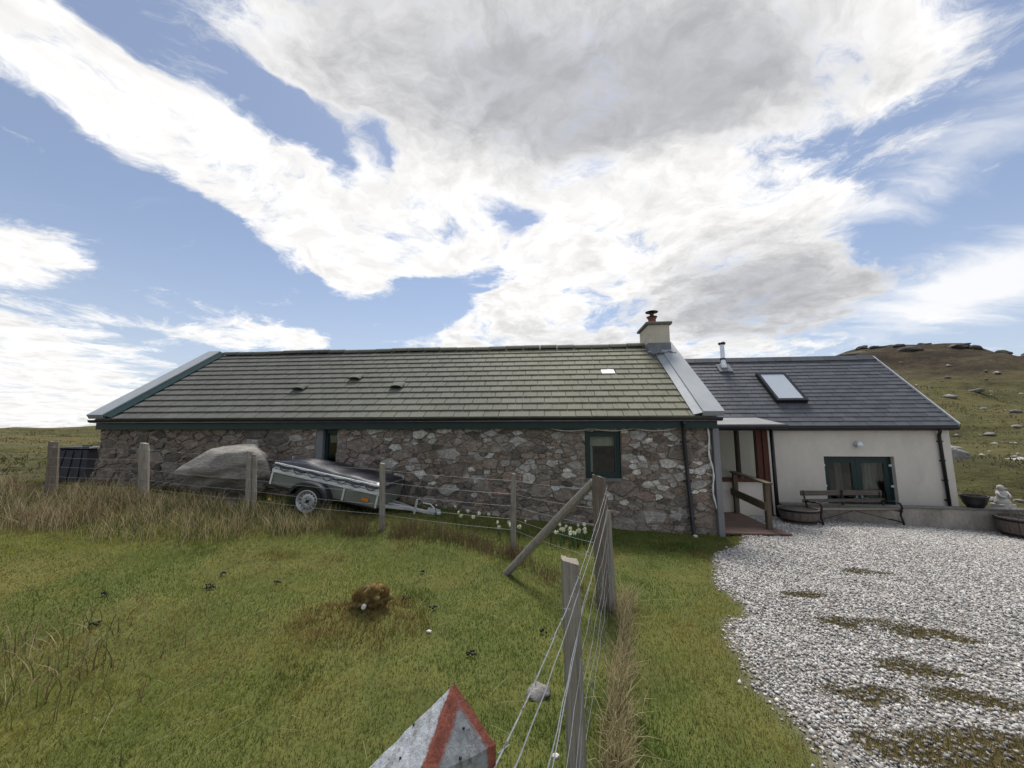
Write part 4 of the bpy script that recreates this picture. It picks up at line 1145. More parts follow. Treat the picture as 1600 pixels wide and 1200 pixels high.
# ================================================================== trailer
def make_trailer():
    t = empty('car_trailer', (-3.43, 6.80, .49), (0, R(11.5), -R(4)))
    tag(t, 'covered box trailer with silver rails tipped nose-down beside the stone wall', 'trailer')
    W = 1.10      # body from y=0 (near side) to W
    X0, X1 = -.84, 1.14
    # side, rear and front panels
    for nm, y in (('side_panel', 0.0), ('side_panel', W - .03)):
        MB().box(X0, X1, y, y + .03, .10, .30).build(nm, M['tr_green'], t, bevel=.004)
        MB().box(X0, X1, y + .003, y + .027, .375, .475).build(nm, M['galv'], t, bevel=.003)
        r_ = MB(); r_.box(X0 - .005, X1 + .005, y - .018, y + .04, .302, .372); r_.build('side_rail', M['galv'], t, bevel=.012)
        r_ = MB(); r_.box(X0 - .005, X1 + .005, y - .008, y + .034, .066, .098); r_.build('bottom_rail', M['black'], t, bevel=.006)
    for nm, x in (('tailgate', X0 - .0), ('front_panel', X1 - .03)):
        MB().box(x, x + .03, .031, W - .031, .10, .47).build(nm, M['tr_green'], t)
    MB().box(X0 + .031, X1 - .031, .031, W - .031, .09, .12).build('floor', M['tr_green'], t)
    for x in (X0 + .01, -.15, .5, X1 - .04):
        MB().box(x, x + .03, -.022, -.005, .10, .30).build('stanchion', M['galv'], t)
    # cover: sagging sheet with a ridge pole lifting it
    nx, ny = 26, 14; vs = []
    for i in range(nx + 1):
        for j in range(ny + 1):
            u, v = i / nx, j / ny
            x = X0 - .03 + u * (X1 - X0 + .06); y = -.03 + v * (W + .06)
            tent = .075 * math.exp(-((u - .24) / .16) ** 2) * math.exp(-((v - .35) / .3) ** 2) + .05 * math.sin(math.pi * v) * math.sin(math.pi * u)
            z = .50 + tent + .012 * math.sin(u * 25 + 3 * math.sin(v * 7)) * math.sin(math.pi * v)
            e = min(u, 1 - u, v, 1 - v)
            if e < .02: z = .415 + .012 * math.sin(u * 40 + v * 30)
            elif e < .09: z = min(z, .50)
            vs.append((x, y, z))
    fs = [(i * (ny + 1) + j, (i + 1) * (ny + 1) + j, (i + 1) * (ny + 1) + j + 1, i * (ny + 1) + j + 1) for i in range(nx) for j in range(ny)]
    o = len(vs); vs += [(a, b, c - .006) for a, b, c in vs]; fs += [tuple(q + o for q in f[::-1]) for f in fs]
    MB().add(vs, fs).build('cover', M['tarp'], t, smooth=True)
    pts = []
    for i in range(45):
        x = X0 + .02 + i * (X1 - X0 - .04) / 44
        pts.append((x, -.026, .395 + .038 * math.sin(i * 1.05)))
    MB().tube(pts, .006, 5).build('elastic_cord', M['black'], t, smooth=True)
    MB().box(.86, .98, -.034, -.024, .175, .225).build('side_reflector', M['amber'], t)
    # wheels with mudguards
    for y, yo in ((-.10, -1), (W + .10, 1)):
        w = empty('wheel', (0, y, 0)); w.parent = t
        prof = [(.165, -.075), (.215, -.085), (.25, -.08), (.262, -.05), (.265, 0), (.262, .05), (.25, .08), (.215, .085), (.165, .075)]
        n = 32; vs = []
        for rr_, yy in prof:
            for q in range(n):
                an = 2 * math.pi * q / n; vs.append((rr_ * math.cos(an), yy, rr_ * math.sin(an)))
        k = len(prof)
        fs = [(i * n + q, (i + 1) * n + q, (i + 1) * n + (q + 1) % n, i * n + (q + 1) % n) for i in range(k - 1) for q in range(n)]
        MB().add(vs, fs).build('tyre', M['tyre'], w, smooth=True)
        # rim: lip, dished disc with a ring of holes, hub
        prof = [(.19, -.075), (.185, -.088), (.168, -.082), (.155, -.05), (.15, -.03), (.105, -.045), (.075, -.055), (.06, -.045), (.05, -.045), (.0, -.045)]
        vs = []; n = 32
        for rr_, yy in prof:
            for q in range(n):
                an = 2 * math.pi * q / n; vs.append((rr_ * math.cos(an), yy * (-yo), rr_ * math.sin(an)))
        fs = [(i * n + q, (i + 1) * n + q, (i + 1) * n + (q + 1) % n, i * n + (q + 1) % n) for i in range(len(prof) - 1) for q in range(n)]
        rim = MB().add(vs, fs).build('rim', M['rim'], w, smooth=True)
        hm = MB()
        for q in range(14):
            an = 2 * math.pi * q / 14; cx, cz = .13 * math.cos(an), .13 * math.sin(an)
            hm.tube([(cx, -yo * -.042, cz), (cx, -yo * -.046, cz)], .013, 8)
        for q in range(4):
            an = 2 * math.pi * (q + .4) / 4; cx, cz = .052 * math.cos(an), .052 * math.sin(an)
            hm.tube([(cx, -yo * -.05, cz), (cx, -yo * -.06, cz)], .009, 6)
        hm.tube([(0, -yo * -.04, 0), (0, -yo * -.065, 0)], .028, 12)
        hm.build('rim_holes', M['black'], w)
        vs = []; n = 16
        for rr_, yy in ((.345, -.11), (.36, -.09), (.36, .09), (.345, .11)):
            for q in range(n + 1):
                an = R(8) + R(164) * q / n; sq = 1 + .06 * abs(math.sin(2 * an)); vs.append((rr_ * sq * math.cos(an), yy, -.02 + rr_ * .93 * sq * math.sin(an)))
        for rr_, yy in ((.30, -.112), (.30, .112)):
            for q in range(n + 1):
                an = R(8) + R(164) * q / n; sq = 1 + .06 * abs(math.sin(2 * an)); vs.append((rr_ * sq * math.cos(an), yy, -.02 + rr_ * .93 * sq * math.sin(an)))
        m1 = n + 1
        fs = [(i * m1 + q, i * m1 + q + 1, (i + 1) * m1 + q + 1, (i + 1) * m1 + q) for i in range(3) for q in range(n)]
        fs += [(4 * m1 + q, q, q + 1, 4 * m1 + q + 1) for q in range(n)] + [(5 * m1 + q, 5 * m1 + q + 1, 3 * m1 + q + 1, 3 * m1 + q) for q in range(n)]
        MB().add(vs, fs).build('mudguard', M['black'], w, smooth=False)
    MB().tube([(0, -.04, 0), (0, W + .04, 0)], .03, 8).build('axle', M['iron'], t)
    # drawbar, coupling, jockey clamp
    MB().bar((X1 - .5, W / 2, .06), (2.02, W / 2, .085), .06, .06).build('drawbar', M['galv'], t, bevel=.006)
    for y in (.2, W - .2):
        MB().bar((X1 - .25, y, .07), (1.62, W / 2, .08), .04, .05).build('drawbar_arm', M['galv'], t)
    mb = MB(); mb.box(1.88, 2.10, W / 2 - .04, W / 2 + .04, .10, .165); mb.tube([(2.0, W / 2, .16), (1.9, W / 2, .23), (1.76, W / 2, .22)], .014, 6); mb.lathe([(.045, 0), (.05, .03), (.035, .06)], 10, (2.08, W / 2, .085))
    mb.build('coupling', M['galv'], t)
    mb = MB(); mb.tube([(1.66, W / 2 - .07, -.06), (1.66, W / 2 - .07, .28)], .022, 8); mb.tube([(1.66, W / 2 - .07, .28), (1.72, W / 2 - .07, .30)], .01, 6)
    mb.build('jockey_tube', M['galv'], t)
    MB().box(X0 - .03, X0, .06, .22, .14, .24).build('tail_lamp', M['amber'], t)
make_trailer()

# ================================================================== rocks
def rock_mesh(name, size, seed, sub=3, rough=.28, flat=1.0, freq=1.3, mat=None):
    bm = bmesh.new(); bmesh.ops.create_icosphere(bm, subdivisions=sub, radius=1)
    off = Vector((seed * 3.7, seed * 1.3, seed * 2.1))
    rq = random.Random(seed * 13 + 5)
    cuts = [(Vector((rq.gauss(0, 1), rq.gauss(0, 1), rq.gauss(0, .8))).normalized(), rq.uniform(.62, .92)) for _ in range(9)]
    for v in bm.verts:
        p = v.co.normalized()
        d = 1 + rough * mnoise.fractal(p * freq + off, 1.0, 2.0, 5) + rough * .8 * mnoise.noise(p * .8 + off)
        # broken facets
        f_ = mnoise.cell(p * 1.6 + off) * .12
        q = p * (d + f_ * .5)
        for cn, cd in cuts:
            e = q.dot(cn) - cd
            if e > 0: q = q - cn * e * .88
        v.co = Vector((q.x * size[0], q.y * size[1], q.z * size[2]))
    me = bpy.data.meshes.new(name); bm.to_mesh(me); bm.free()
    if mat: me.materials.append(mat)
    if mat is not M['quartz']: me.shade_smooth()
    return me
def rock(name, label, cat, x, y, size, seed, mat, sink=.35, group=None, sub=3, rough=.28, rot=0, z=None):
    me = rock_mesh(name, size, seed, sub, rough, mat=mat)
    o = link(name, me, None, None, (x, y, (gz(x, y) if z is None else z) + size[2] * (1 - 2 * sink) * .6), (0, 0, rot))
    return tag(o, label, cat, group)
# the big boulder: long rounded back sloping down to one side, undercut foot
bm = bmesh.new(); bmesh.ops.create_icosphere(bm, subdivisions=5, radius=1)
for v in bm.verts:
    p = v.co.normalized()
    d = 1 + .16 * mnoise.fractal(p * 1.2 + Vector((4, 2, 9)), 1.0, 2.0, 6)
    q = p * d
    for cn, cd in ((Vector((-.35, -.75, .55)).normalized(), .74), (Vector((.55, -.8, .25)).normalized(), .80), (Vector((-.75, -.2, .62)).normalized(), .80), (Vector((.2, -.6, -.75)).normalized(), .70), (Vector((.15, -.25, .95)).normalized(), .86), (Vector((-.3, -.93, -.1)).normalized(), .78), (Vector((.95, -.2, .2)).normalized(), .88)):
        e = q.dot(cn) - cd
        if e > 0: q = q - cn * e * .85
    x = q.x * .88; y = q.y * .52; z = q.z * .52
    z *= 1.0 + .30 * q.x if z > 0 else 1.0
    if z < -.05: x *= .90 - .12 * (q.x < 0); y *= .85
    # one flat bedding step running across the face
    step = q.x * .45 - q.z
    y += .05 * math.tanh(step * 14) * (q.y < 0) + .035 * math.tanh((step - .45) * 16) * (q.y < 0)
    v.co = (x, y, z)
me = bpy.data.meshes.new('boulder'); bm.to_mesh(me); bm.free(); me.materials.append(M['boulder']); me.shade_smooth()
tag(link('boulder', me, None, None, (-5.42, 7.42, .88), (0, R(3), R(-6))), 'huge rounded grey boulder against the cottage wall', 'boulder')
for i in range(14):
    x = -6.1 + i * .115 + random.uniform(-.04, .04); y = 6.96 + random.uniform(-.07, .10) + .12 * abs(i - 7) / 7
    rock('rubble_stone', 'small rubble stone packed under the big grey boulder', 'stone', x, y, (random.uniform(.06, .12), .08, random.uniform(.05, .10)), i, M['rock'], .3, 'rubble under the boulder', 2, .35, random.uniform(0, 6))

# compost bin: tapering sides with ribs and a lid
cb = empty('compost_bin', (-9.82, 9.0, gz(-9.82, 9.0) - .03), (0, 0, R(6))); tag(cb, 'black plastic compost bin past the end of the cottage', 'bin')
mb = MB(); a, b, h = .40, .30, .74
mb.add([(-a, -a, 0), (a, -a, 0), (a, a, 0), (-a, a, 0), (-b, -b, h), (b, -b, h), (b, b, h), (-b, b, h)], [(0, 3, 2, 1), (4, 5, 6, 7), (0, 1, 5, 4), (1, 2, 6, 5), (2, 3, 7, 6), (3, 0, 4, 7)])
mb.build('body', M['bin'], cb, bevel=.02)
for k in (-.55, 0, .55):
    MB().bar((k * a, -a + .004, .05), (k * b, -b - .004, h - .04), .035, .03, up=(0, -1, 0)).build('rib', M['bin'], cb)
MB().box(-b - .03, b + .03, -b - .03, b + .03, h, h + .05).build('lid', M['bin'], cb, bevel=.015)
MB().box(-.08, .08, -.03, .03, h + .05, h + .075).build('lid_handle', M['bin'], cb)

# ================================================================== fences
def post(fence, name, base, top, r, mat, n=9, square=False, cap=None):
    a, b = Vector(base), Vector(top)
    a.z -= .15
    pts = [a + (b - a) * k for k in (0, .2, .45, .7, .9, 1)]
    mb = MB()
    if square:
        n = 4
    mb.tube(pts, [r * f for f in (1.06, 1.04, 1.0, .99, .97, .88)], 8 if square else n, jit=.14 if not square else .09)
    if square:      # squarish section
        vv = []
        ax = (b - a).normalized(); s1 = ax.cross(Vector((0, 1, 0))).normalized(); s2_ = ax.cross(s1)
        for v in mb.v:
            v = Vector(v); t = (v - a).dot(ax); c = a + ax * t; q = v - c
            x, y = q.dot(s1), q.dot(s2_); m_ = max(abs(x), abs(y), 1e-6); f = (r * .92) / m_
            k = .75
            vv.append(tuple(c + (s1 * x + s2_ * y) * (k * f + (1 - k))))
        mb.v = vv
    vv = []
    for v in mb.v:      # weathered: uneven sides, split and slanting head
        v = Vector(v); k = r * .10
        q = v + Vector((mnoise.noise(v * 14), mnoise.noise(v * 14 + Vector((9, 0, 0))), 0)) * k
        if v.z > b.z - .02: q.z += .22 * r * mnoise.noise(v * 30) - .25 * (v.x - b.x)
        vv.append(tuple(q))
    mb.v = vv
    return mb.build(name, mat, fence, smooth=False)
def wire(fence, name, pts, r=.0018, sag=.0, barbs=False, wig=0.0):
    P = []
    for a, b in zip(pts[:-1], pts[1:]):
        a, b = Vector(a), Vector(b); k = 10
        for i in range(k):
            t = i / k; p = a.lerp(b, t); p.z -= sag * 4 * t * (1 - t)
            if wig and 0 < i: p += Vector((random.gauss(0, wig), random.gauss(0, wig), random.gauss(0, wig)))
            P.append(p)
    P.append(Vector(pts[-1]))
    mb = MB(); mb.tube(P, r, 5)
    if barbs:
        for a, b in zip(P[:-1], P[1:]):
            L = (b - a).length; m_ = max(1, int(L / .11))
            for q in range(m_):
                p = a.lerp(b, (q + .5) / m_)
                for s_ in (1, -1):
                    d = Vector((random.uniform(-1, 1), random.uniform(-1, 1), random.uniform(-1, 1))).normalized() * .014
                    mb.tube([p - d, p + d], .0012, 4)
    return mb.build(name, M['wire'], fence)

LP = [((-10.5, 7.35), 1.50), ((-8.25, 7.0), 1.48), ((-6.41, 6.8), 1.45), ((-4.22, 6.27), 1.34), ((-1.98, 6.0), 1.165), ((.015, 5.45), 1.07)]
CP = (.89, 4.06)
fa = empty('wire_fence', (0, 0, 0)); tag(fa, 'old post and wire fence running in front of the cottage to the braced post', 'fence')
lean = [(-.05, 0), (-.10, .02), (-.09, 0), (-.06, .02), (-.03, 0), (0, 0)]
for i, ((x, y), zt) in enumerate(LP):
    b = (x - lean[i][0], y, gz(x, y)); t_ = (x + lean[i][0] * .2, y + lean[i][1], zt)
    if i in (3, 4):
        p_ = post(fa, 'post', b, t_, .044, M['post'], square=False)
        b2 = (b[0] + .075, b[1] + .03, b[2]); t2 = (t_[0] + .06, t_[1] + .03, zt - .05)
        if i == 3: post(fa, 'post', b2, t2, .035, M['post'])
    else:
        post(fa, 'post', b, t_, (.075 if i in (1, 2) else .05 if i < 3 else .038), M['post'] if i != 1 else M['post_dark'])
# strainer at the turn, with its diagonal brace
post(fa, 'strainer_post', (CP[0] + .03, CP[1], gz(*CP)), (CP[0] + .005, CP[1], 1.19), .075, M['post_dark'], n=11)
post(fa, 'strainer_post', (CP[0] + .10, CP[1] - .06, gz(*CP)), (CP[0] + .07, CP[1] - .04, .86), .04, M['post'], n=8)
MB().tube([(-.10, 4.74, gz(-.1, 4.74) - .05), (.25, 4.5, .40), (.55, 4.30, .77), (.85, 4.10, 1.13)], [.042, .045, .043, .040], 9, jit=.08).build('brace', M['post'], fa)
for q, dz in enumerate((.09, .27, .43, .60, .74)):
    pts = [(x + .0, y - .055, zt - dz) for (x, y), zt in LP] + [(CP[0] - .04, CP[1] + .06, 1.19 - dz * 1.05 - .05)]
    wire(fa, 'wire', pts, .0019, .015, barbs=(q == 0))
fb = empty('wire_fence', (0, 0, 0)); tag(fb, 'near fence of slack wires from the braced post to the red and white post', 'fence')
NP = (.285, 2.0); NPB = (.305, 2.02)
pn = post(fb, 'post', (NPB[0], NPB[1], gz(*NPB)), (NP[0], NP[1], 1.016), .046, M['post'], square=True)
zc = [1.10, 1.02, .90, .86, .70, .55, .40, .25]; zn = [.955, .90, .77, .755, .60, .45, .31, .16]; zg = [1.095, 1.05, .88, .85, .66, .5, .34, .18]
for q in range(8):
    x_g = -.035 + .012 * q
    pts = [(CP[0] + .075, CP[1] - .06, zc[q]), (NP[0] + .05, NP[1] - .0, zn[q]), (x_g, .70, zg[q])]
    wire(fb, 'barbed_wire' if q == 0 else 'wire', pts, (.0017 if q < 4 else .0011), .02 + .01 * (q % 3), barbs=(q == 0), wig=.004 if q > 3 else .0015)
for k in range(11):      # loose upright stays of the netting
    t = .08 + k * .085
    x = CP[0] + .075 + (NP[0] + .05 - CP[0] - .075) * t; y = CP[1] - .06 + (NP[1] - CP[1] + .06) * t
    zt = .70 + (.60 - .70) * t
    wire(fb, 'netting_stay', [(x, y, zt), (x + random.gauss(0, .015), y, zt - .25), (x + random.gauss(0, .02), y, gz(x, y) + .05)], .001, 0, wig=.006)

# ================================================================== red and white post close by
gp = empty('gate_post', (0, 0, 0)); tag(gp, 'pointed post top with flaking white paint and rusty red edges, close by', 'post')
A = Vector((-.104, .75, 1.201)); Rr = Vector((-.028, .72, 1.123)); Nn = Vector((-.140, .664, 1.115)); Ll = Vector((-.264, .74, 1.06)); Bb = Vector((-.13, .83, 1.075))
zb = gz(-.12, .75) - .2
def dn(p): return Vector((p.x, p.y, zb))
mb = MB()
def face(pts, mi): mb.add(pts, [tuple(range(len(pts)))], mi)
face([A, Nn, Rr], 1); face([A, Ll, Nn], 0); face([A, Bb, Ll], 0); face([A, Rr, Bb], 0)
for p, q, mi in ((Nn, Rr, 1), (Rr, Bb, 0), (Bb, Ll, 0), (Ll, Nn, 0)): face([p, dn(p), dn(q), q], mi)
me = mb.mesh('post_body', [M['white_paint'], M['shaded_white_paint']])
bm = bmesh.new(); bm.from_mesh(me); bmesh.ops.remove_doubles(bm, verts=bm.verts, dist=.0005); bmesh.ops.recalc_face_normals(bm, faces=bm.faces)
bmesh.ops.triangulate(bm, faces=[f for f in bm.faces if len(f.verts) == 4])
for k in range(5):
    bmesh.ops.subdivide_edges(bm, edges=[e for e in bm.edges if max(v.co.z for v in e.verts) > 1.0], cuts=1, use_grid_fill=True)
def seg_d(p, a, b):
    t = max(0, min(1, (p - a).dot(b - a) / (b - a).length_squared)); return (p - a.lerp(b, t)).length
lay = bm.verts.layers.float.new('edge')
for v in bm.verts:
    p = v.co
    v[lay] = min(seg_d(p, A, Nn), seg_d(p, A, Rr) * 1.5, seg_d(p, Nn, dn(Nn)) * .9, seg_d(p, Rr, dn(Rr)) * 1.5)
for v in bm.verts:
    if v.co.z > .8:
        v.co += Vector((mnoise.noise(v.co * 45), mnoise.noise(v.co * 45 + Vector((7, 0, 0))), mnoise.noise(v.co * 45 + Vector((0, 7, 0))))) * .0014
bm.to_mesh(me); bm.free()
link('post_body', me, None, gp)
for p in (A.lerp(Nn.lerp(Rr, .62), .62), A.lerp(Nn.lerp(Rr, .5), .95), A.lerp(Ll.lerp(Nn, .45), .80), A.lerp(Ll.lerp(Nn, .05), .45)):
    n_ = MB(); n_.lathe([(.002, -.002), (.0026, 0), (.0018, .0015), (.0005, .002)], 8, tuple(p)); n_.build('nail_hole', M['iron'], gp)  # dark bead standing in for the shade of a nail hole

# ================================================================== small things on the turf
mx, my = -1.24, 3.46
bm = bmesh.new(); bmesh.ops.create_icosphere(bm, subdivisions=4, radius=1)
for v in bm.verts:
    p = v.co.normalized(); d = 1 + .35 * mnoise.fractal(p * 2.6 + Vector((3, 1, 5)), 1.0, 2.0, 5)
    v.co = (p.x * .15 * d, p.y * .11 * d, max(-.08, p.z * .105 * d + (.035 if p.x > 0 else 0) - .02))
me = bpy.data.meshes.new('earth_mound'); bm.to_mesh(me); bm.free(); me.materials.append(M['moss_mound']); me.shade_smooth()
tag(link('earth_mound', me, None, None, (mx + .04, my, gz(mx + .04, my) + .015)), 'mossy broken mound of peat in the middle of the turf', 'mound')
o = rock('white_stone', 'white quartz stone lying on the mossy mound', 'stone', mx + .03, my - .13, (.026, .02, .028), 3, M['quartz'], 0, sub=1, z=gz(mx + .03, my - .13) + .03)
rock('white_stone', 'white stone in the turf between the mossy mound and the near fence', 'stone', -.66, 3.27, (.025, .022, .022), 5, M['quartz'], .3, sub=1)
rock('field_stone', 'lichened grey stone behind the near fence post', 'stone', .17, 2.66, (.085, .06, .045), 7, M['rock'], .42, rough=.55, sub=4)
rock('white_stone', 'small white stone near the foot of the near fence', 'stone', .22, 2.18, (.022, .02, .015), 8, M['quartz'], .3, sub=1)
rock('white_stone', 'white stone at the foot of the cottage downpipe', 'stone', 3.32, 7.25, (.06, .04, .035), 9, M['quartz'], .3, sub=1)
for i, (x, y) in enumerate([(-1.0, 3.78), (-.70, 3.65), (-3.62, 3.62), (-3.0, 4.2), (-2.9, 3.9), (-2.35, 4.05), (-.30, 3.0), (-2.86, 3.86), (-1.0, 4.5), (-3.2, 3.15), (.25, 3.4)]):
    mb = MB()
    d = empty('sheep_dropping', (x, y, gz(x, y))); tag(d, 'dark heap of sheep droppings on the turf', 'droppings', 'sheep droppings on the turf')
    for q in range(7):
        px_, py_, pz_ = random.gauss(0, .016), random.gauss(0, .014), .02 + random.uniform(0, .015)
        mb.lathe([(.002, -.010), (.009, -.005), (.011, 0), (.008, .007), (.002, .010)], 7, (px_, py_, pz_))
    mb.build('pellets', M['dung'], d, smooth=True)

# daffodils
def daffodil(x, y, mat, label, group):
    f = empty('daffodil', (x, y, gz(x, y)), (0, 0, random.uniform(0, 6.28))); tag(f, label, 'flower', group)
    h = random.uniform(.17, .27); lx, ly = random.gauss(0, .02), random.gauss(0, .02)
    mb = MB(); mb.tube([(0, 0, -.02), (lx * .5, ly * .5, h * .6), (lx, ly, h)], [.004, .0035, .003], 5)
    mb.build('stalk', M['stem'], f)
    lf = MB()
    for k in range(3):
        an = random.uniform(0, 6.28); L = random.uniform(.14, .22); c, s_ = math.cos(an), math.sin(an)
        lf.add([(-s_ * .006, c * .006, -.01), (s_ * .006, -c * .006, -.01), (c * .03 + s_ * .005, s_ * .03 - c * .005, L * .7), (c * .03 - s_ * .005, s_ * .03 + c * .005, L * .7), (c * .06, s_ * .06, L)], [(0, 1, 2, 3), (3, 2, 4)])
    lf.build('leaves', M['stem'], f)
    b = MB(); up = Vector((random.gauss(0, .4), -1, .25)).normalized(); s1 = up.cross(Vector((0, 0, 1))).normalized(); s2_ = s1.cross(up); c = Vector((lx, ly, h))
    for k in range(6):
        an = k * math.pi / 3; d = s1 * math.cos(an) + s2_ * math.sin(an); e = s1 * math.cos(an + 1.57) + s2_ * math.sin(an + 1.57)
        b.add([c, c + d * .018 + e * .011, c + d * .038 + up * .004, c + d * .018 - e * .011], [(0, 1, 2, 3)])
    b.tube([c, c + up * .022], [.008, .013], 8, cap=False)
    b.build('bloom', mat, f)
rd_ = random.Random(9)
for i in range(46):
    if i < 26: x, y, lab = rd_.gauss(.95, .16), rd_.gauss(6.15, .22), 'cream daffodil in the drift between the braced post and the cottage window'
    elif i < 38: x, y, lab = rd_.gauss(.05, .12), rd_.gauss(6.35, .15), 'cream daffodil in the clump around the last slim fence post'
    else: x, y, lab = rd_.gauss(-.65, .28), rd_.gauss(6.6, .15), 'cream daffodil growing singly between the trailer coupling and the slim post'
    daffodil(x, y, M['petal'], lab, lab.replace('cream daffodil', 'cream daffodils'))
for x, y in ((-4.12, 6.42), (-3.98, 6.5)):
    daffodil(x, y, M['petal_y'], 'yellow daffodil in the grass by the trailer wheel', 'yellow daffodils by the trailer')

# rocks of the rockery and of the hillside
rr2 = random.Random(21)
for i in range(16):
    x = rr2.uniform(10.35, 13.2); y = 8.75 + rr2.uniform(0, 1.6) + (x - 10.4) * .12
    s_ = rr2.uniform(.07, .17)
    rock('rockery_stone', 'grey stone piled in the rockery past the white house', 'stone', x, y, (s_ * 1.3, s_, s_ * .75), 30 + i, M['rock'], .25, 'rockery stones', 3, .32, rr2.uniform(0, 6))
rock('hillside_rock', 'dark leaning rock on the slope just above the rockery', 'rock', 16.2, 14.4, (.55, .4, .36), 77, M['rock'], .3, sub=4)
for i in range(46):
    d = 22 + 90 * rr2.random() ** 1.1; az = R(rr2.uniform(40, 58)); x, y = d * math.sin(az), d * math.cos(az)
    s_ = rr2.uniform(.10, .30) * (1 + d * .012)
    lab = 'weathered rock low on the green slope behind the white house' if d < 60 else 'weathered rock high up near the brown top of the hill'
    rock('hillside_rock', lab, 'rock', x, y, (s_ * 1.5, s_, s_ * .55), 100 + i, M['rock'], .35, lab.replace('rock ', 'rocks '), 2, .35, rr2.uniform(0, 6))

for i in range(16):
    az = R(38.5 + i * 1.15 + rr2.uniform(-.4, .4)); d = rr2.uniform(118, 132); x, y = d * math.sin(az), d * math.cos(az); s_ = rr2.uniform(.7, 1.5)
    rock('rock_outcrop', 'dark rocky outcrop along the skyline of the hill', 'outcrop', x, y, (s_ * 2.0, s_ * 1.5, s_ * .95), 200 + i, M['crag'], .72, 'outcrops along the hilltop', 3, .4, rr2.uniform(0, 6))
def hill_scree():
    n = 420; d = 18 + 95 * rng.random(n); az = np.radians(rng.uniform(39, 60, n)); x, y = d * np.sin(az), d * np.cos(az)
    k = (fbm(x * .12, y * .12, 120, 3) > .02) & (x > 11.5); x, y, d = x[k], y[k], d[k]; n = len(x)
    size = (.03 + .11 * rng.random(n) ** 2.2) * (1 + d * .014); z = ground_z(x, y)
    base = np.array([(-1, 0, 0), (1, 0, 0), (0, -1, 0), (0, 1, 0), (0, 0, -1), (0, 0, 1)], float)
    V = base[None] * np.array([1.7, 1.2, .7])[None, None] + rng.normal(0, .3, (n, 6, 3))
    V = V * size[:, None, None] + np.stack([x, y, z + size * .1], -1)[:, None]
    f = np.array([(0, 2, 5), (2, 1, 5), (1, 3, 5), (3, 0, 5), (2, 0, 4), (1, 2, 4), (3, 1, 4), (0, 3, 4)])
    F = (f[None] + (np.arange(n) * 6)[:, None, None]).reshape(-1)
    col = np.array((.30, .285, .26))[None] * (.6 + .9 * rng.random((n, 1)))
    tag(np_mesh('scree', V.reshape(-1, 3), F, np.full(n * 8, 3), M['gravel'], col=np.repeat(col, 6, 0)), 'small loose stones strewn over the hillside', 'stones', kind='stuff')
hill_scree()

# ================================================================== gravel
def build_gravel():
    n = 300000
    y = 1.3 + 7.7 * rng.random(n) ** .9; x = 1.2 + rng.random(n) * 11
    keep = (x < 1.62 * y + .8)
    x, y = x[keep], y[keep]
    gm = gravel_mask(x, y); mo = moss_mask(x, y)
    edge = fbm(x * 3, y * 3, 15, 3)
    keep = (rng.random(len(x)) < gm ** 1.3) & (rng.random(len(x)) > mo * .62) & ~terrace_mask(x, y)
    # a few strays on the turf
    x, y = x[keep], y[keep]
    c, s_ = math.cos(R(5.136)), math.sin(R(5.136))
    a = (x + 9.125) * c - (y - 8.32) * s_; b = (x + 9.125) * s_ + (y - 8.32) * c
    keep = ~((a > 13.0) & (a < 14.2) & (b > .2)) & ~((a < 13.1) & (b > .15))
    x, y = x[keep], y[keep]; n = len(x)
    z = ground_z(x, y)
    size = (.0050 + .0085 * rng.random(n) ** 2.2) * (1 + .05 * np.maximum(y - 3, 0))
    base = np.array([(-1, 0, 0), (1, 0, 0), (0, -1, 0), (0, 1, 0), (0, 0, -1), (0, 0, 1)], float)
    V = base[None] * np.array([1.5, 1.25, .95])[None, None] + rng.normal(0, .34, (n, 6, 3))
    an = rng.random(n) * 6.28; ti = rng.normal(0, .5, n)
    ca, sa = np.cos(an)[:, None], np.sin(an)[:, None]; ct, st_ = np.cos(ti)[:, None], np.sin(ti)[:, None]
    X, Y, Z = V[..., 0], V[..., 1], V[..., 2]
    Y, Z = Y * ct - Z * st_, Y * st_ + Z * ct
    X, Y = X * ca - Y * sa, X * sa + Y * ca
    V = np.stack([X, Y, Z], -1) * size[:, None, None]
    V += np.stack([x, y, z + size * .25 + .008 * rng.random(n)], -1)[:, None]
    f = np.array([(0, 2, 5), (2, 1, 5), (1, 3, 5), (3, 0, 5), (2, 0, 4), (1, 2, 4), (3, 1, 4), (0, 3, 4)])
    F = (f[None] + (np.arange(n) * 6)[:, None, None]).reshape(-1)
    k = rng.random(n)
    pal = np.array([(.46, .45, .43), (.40, .388, .366), (.34, .328, .308), (.34, .295, .255), (.22, .21, .195), (.54, .525, .50)])
    idx = np.searchsorted([.25, .47, .67, .80, .93, 1.01], k)
    col = pal[idx] * 1.13 * (.85 + .3 * rng.random((n, 1)))
    mo = moss_mask(x, y)[:, None]
    col = col * (1 - .45 * mo)
    o = np_mesh('gravel', V.reshape(-1, 3), F, np.full(n * 8, 3), M['gravel'], col=np.repeat(col, 6, 0))
    tag(o, 'loose white and grey stone chips covering the drive', 'gravel', kind='stuff')
    print('gravel', n)
build_gravel()

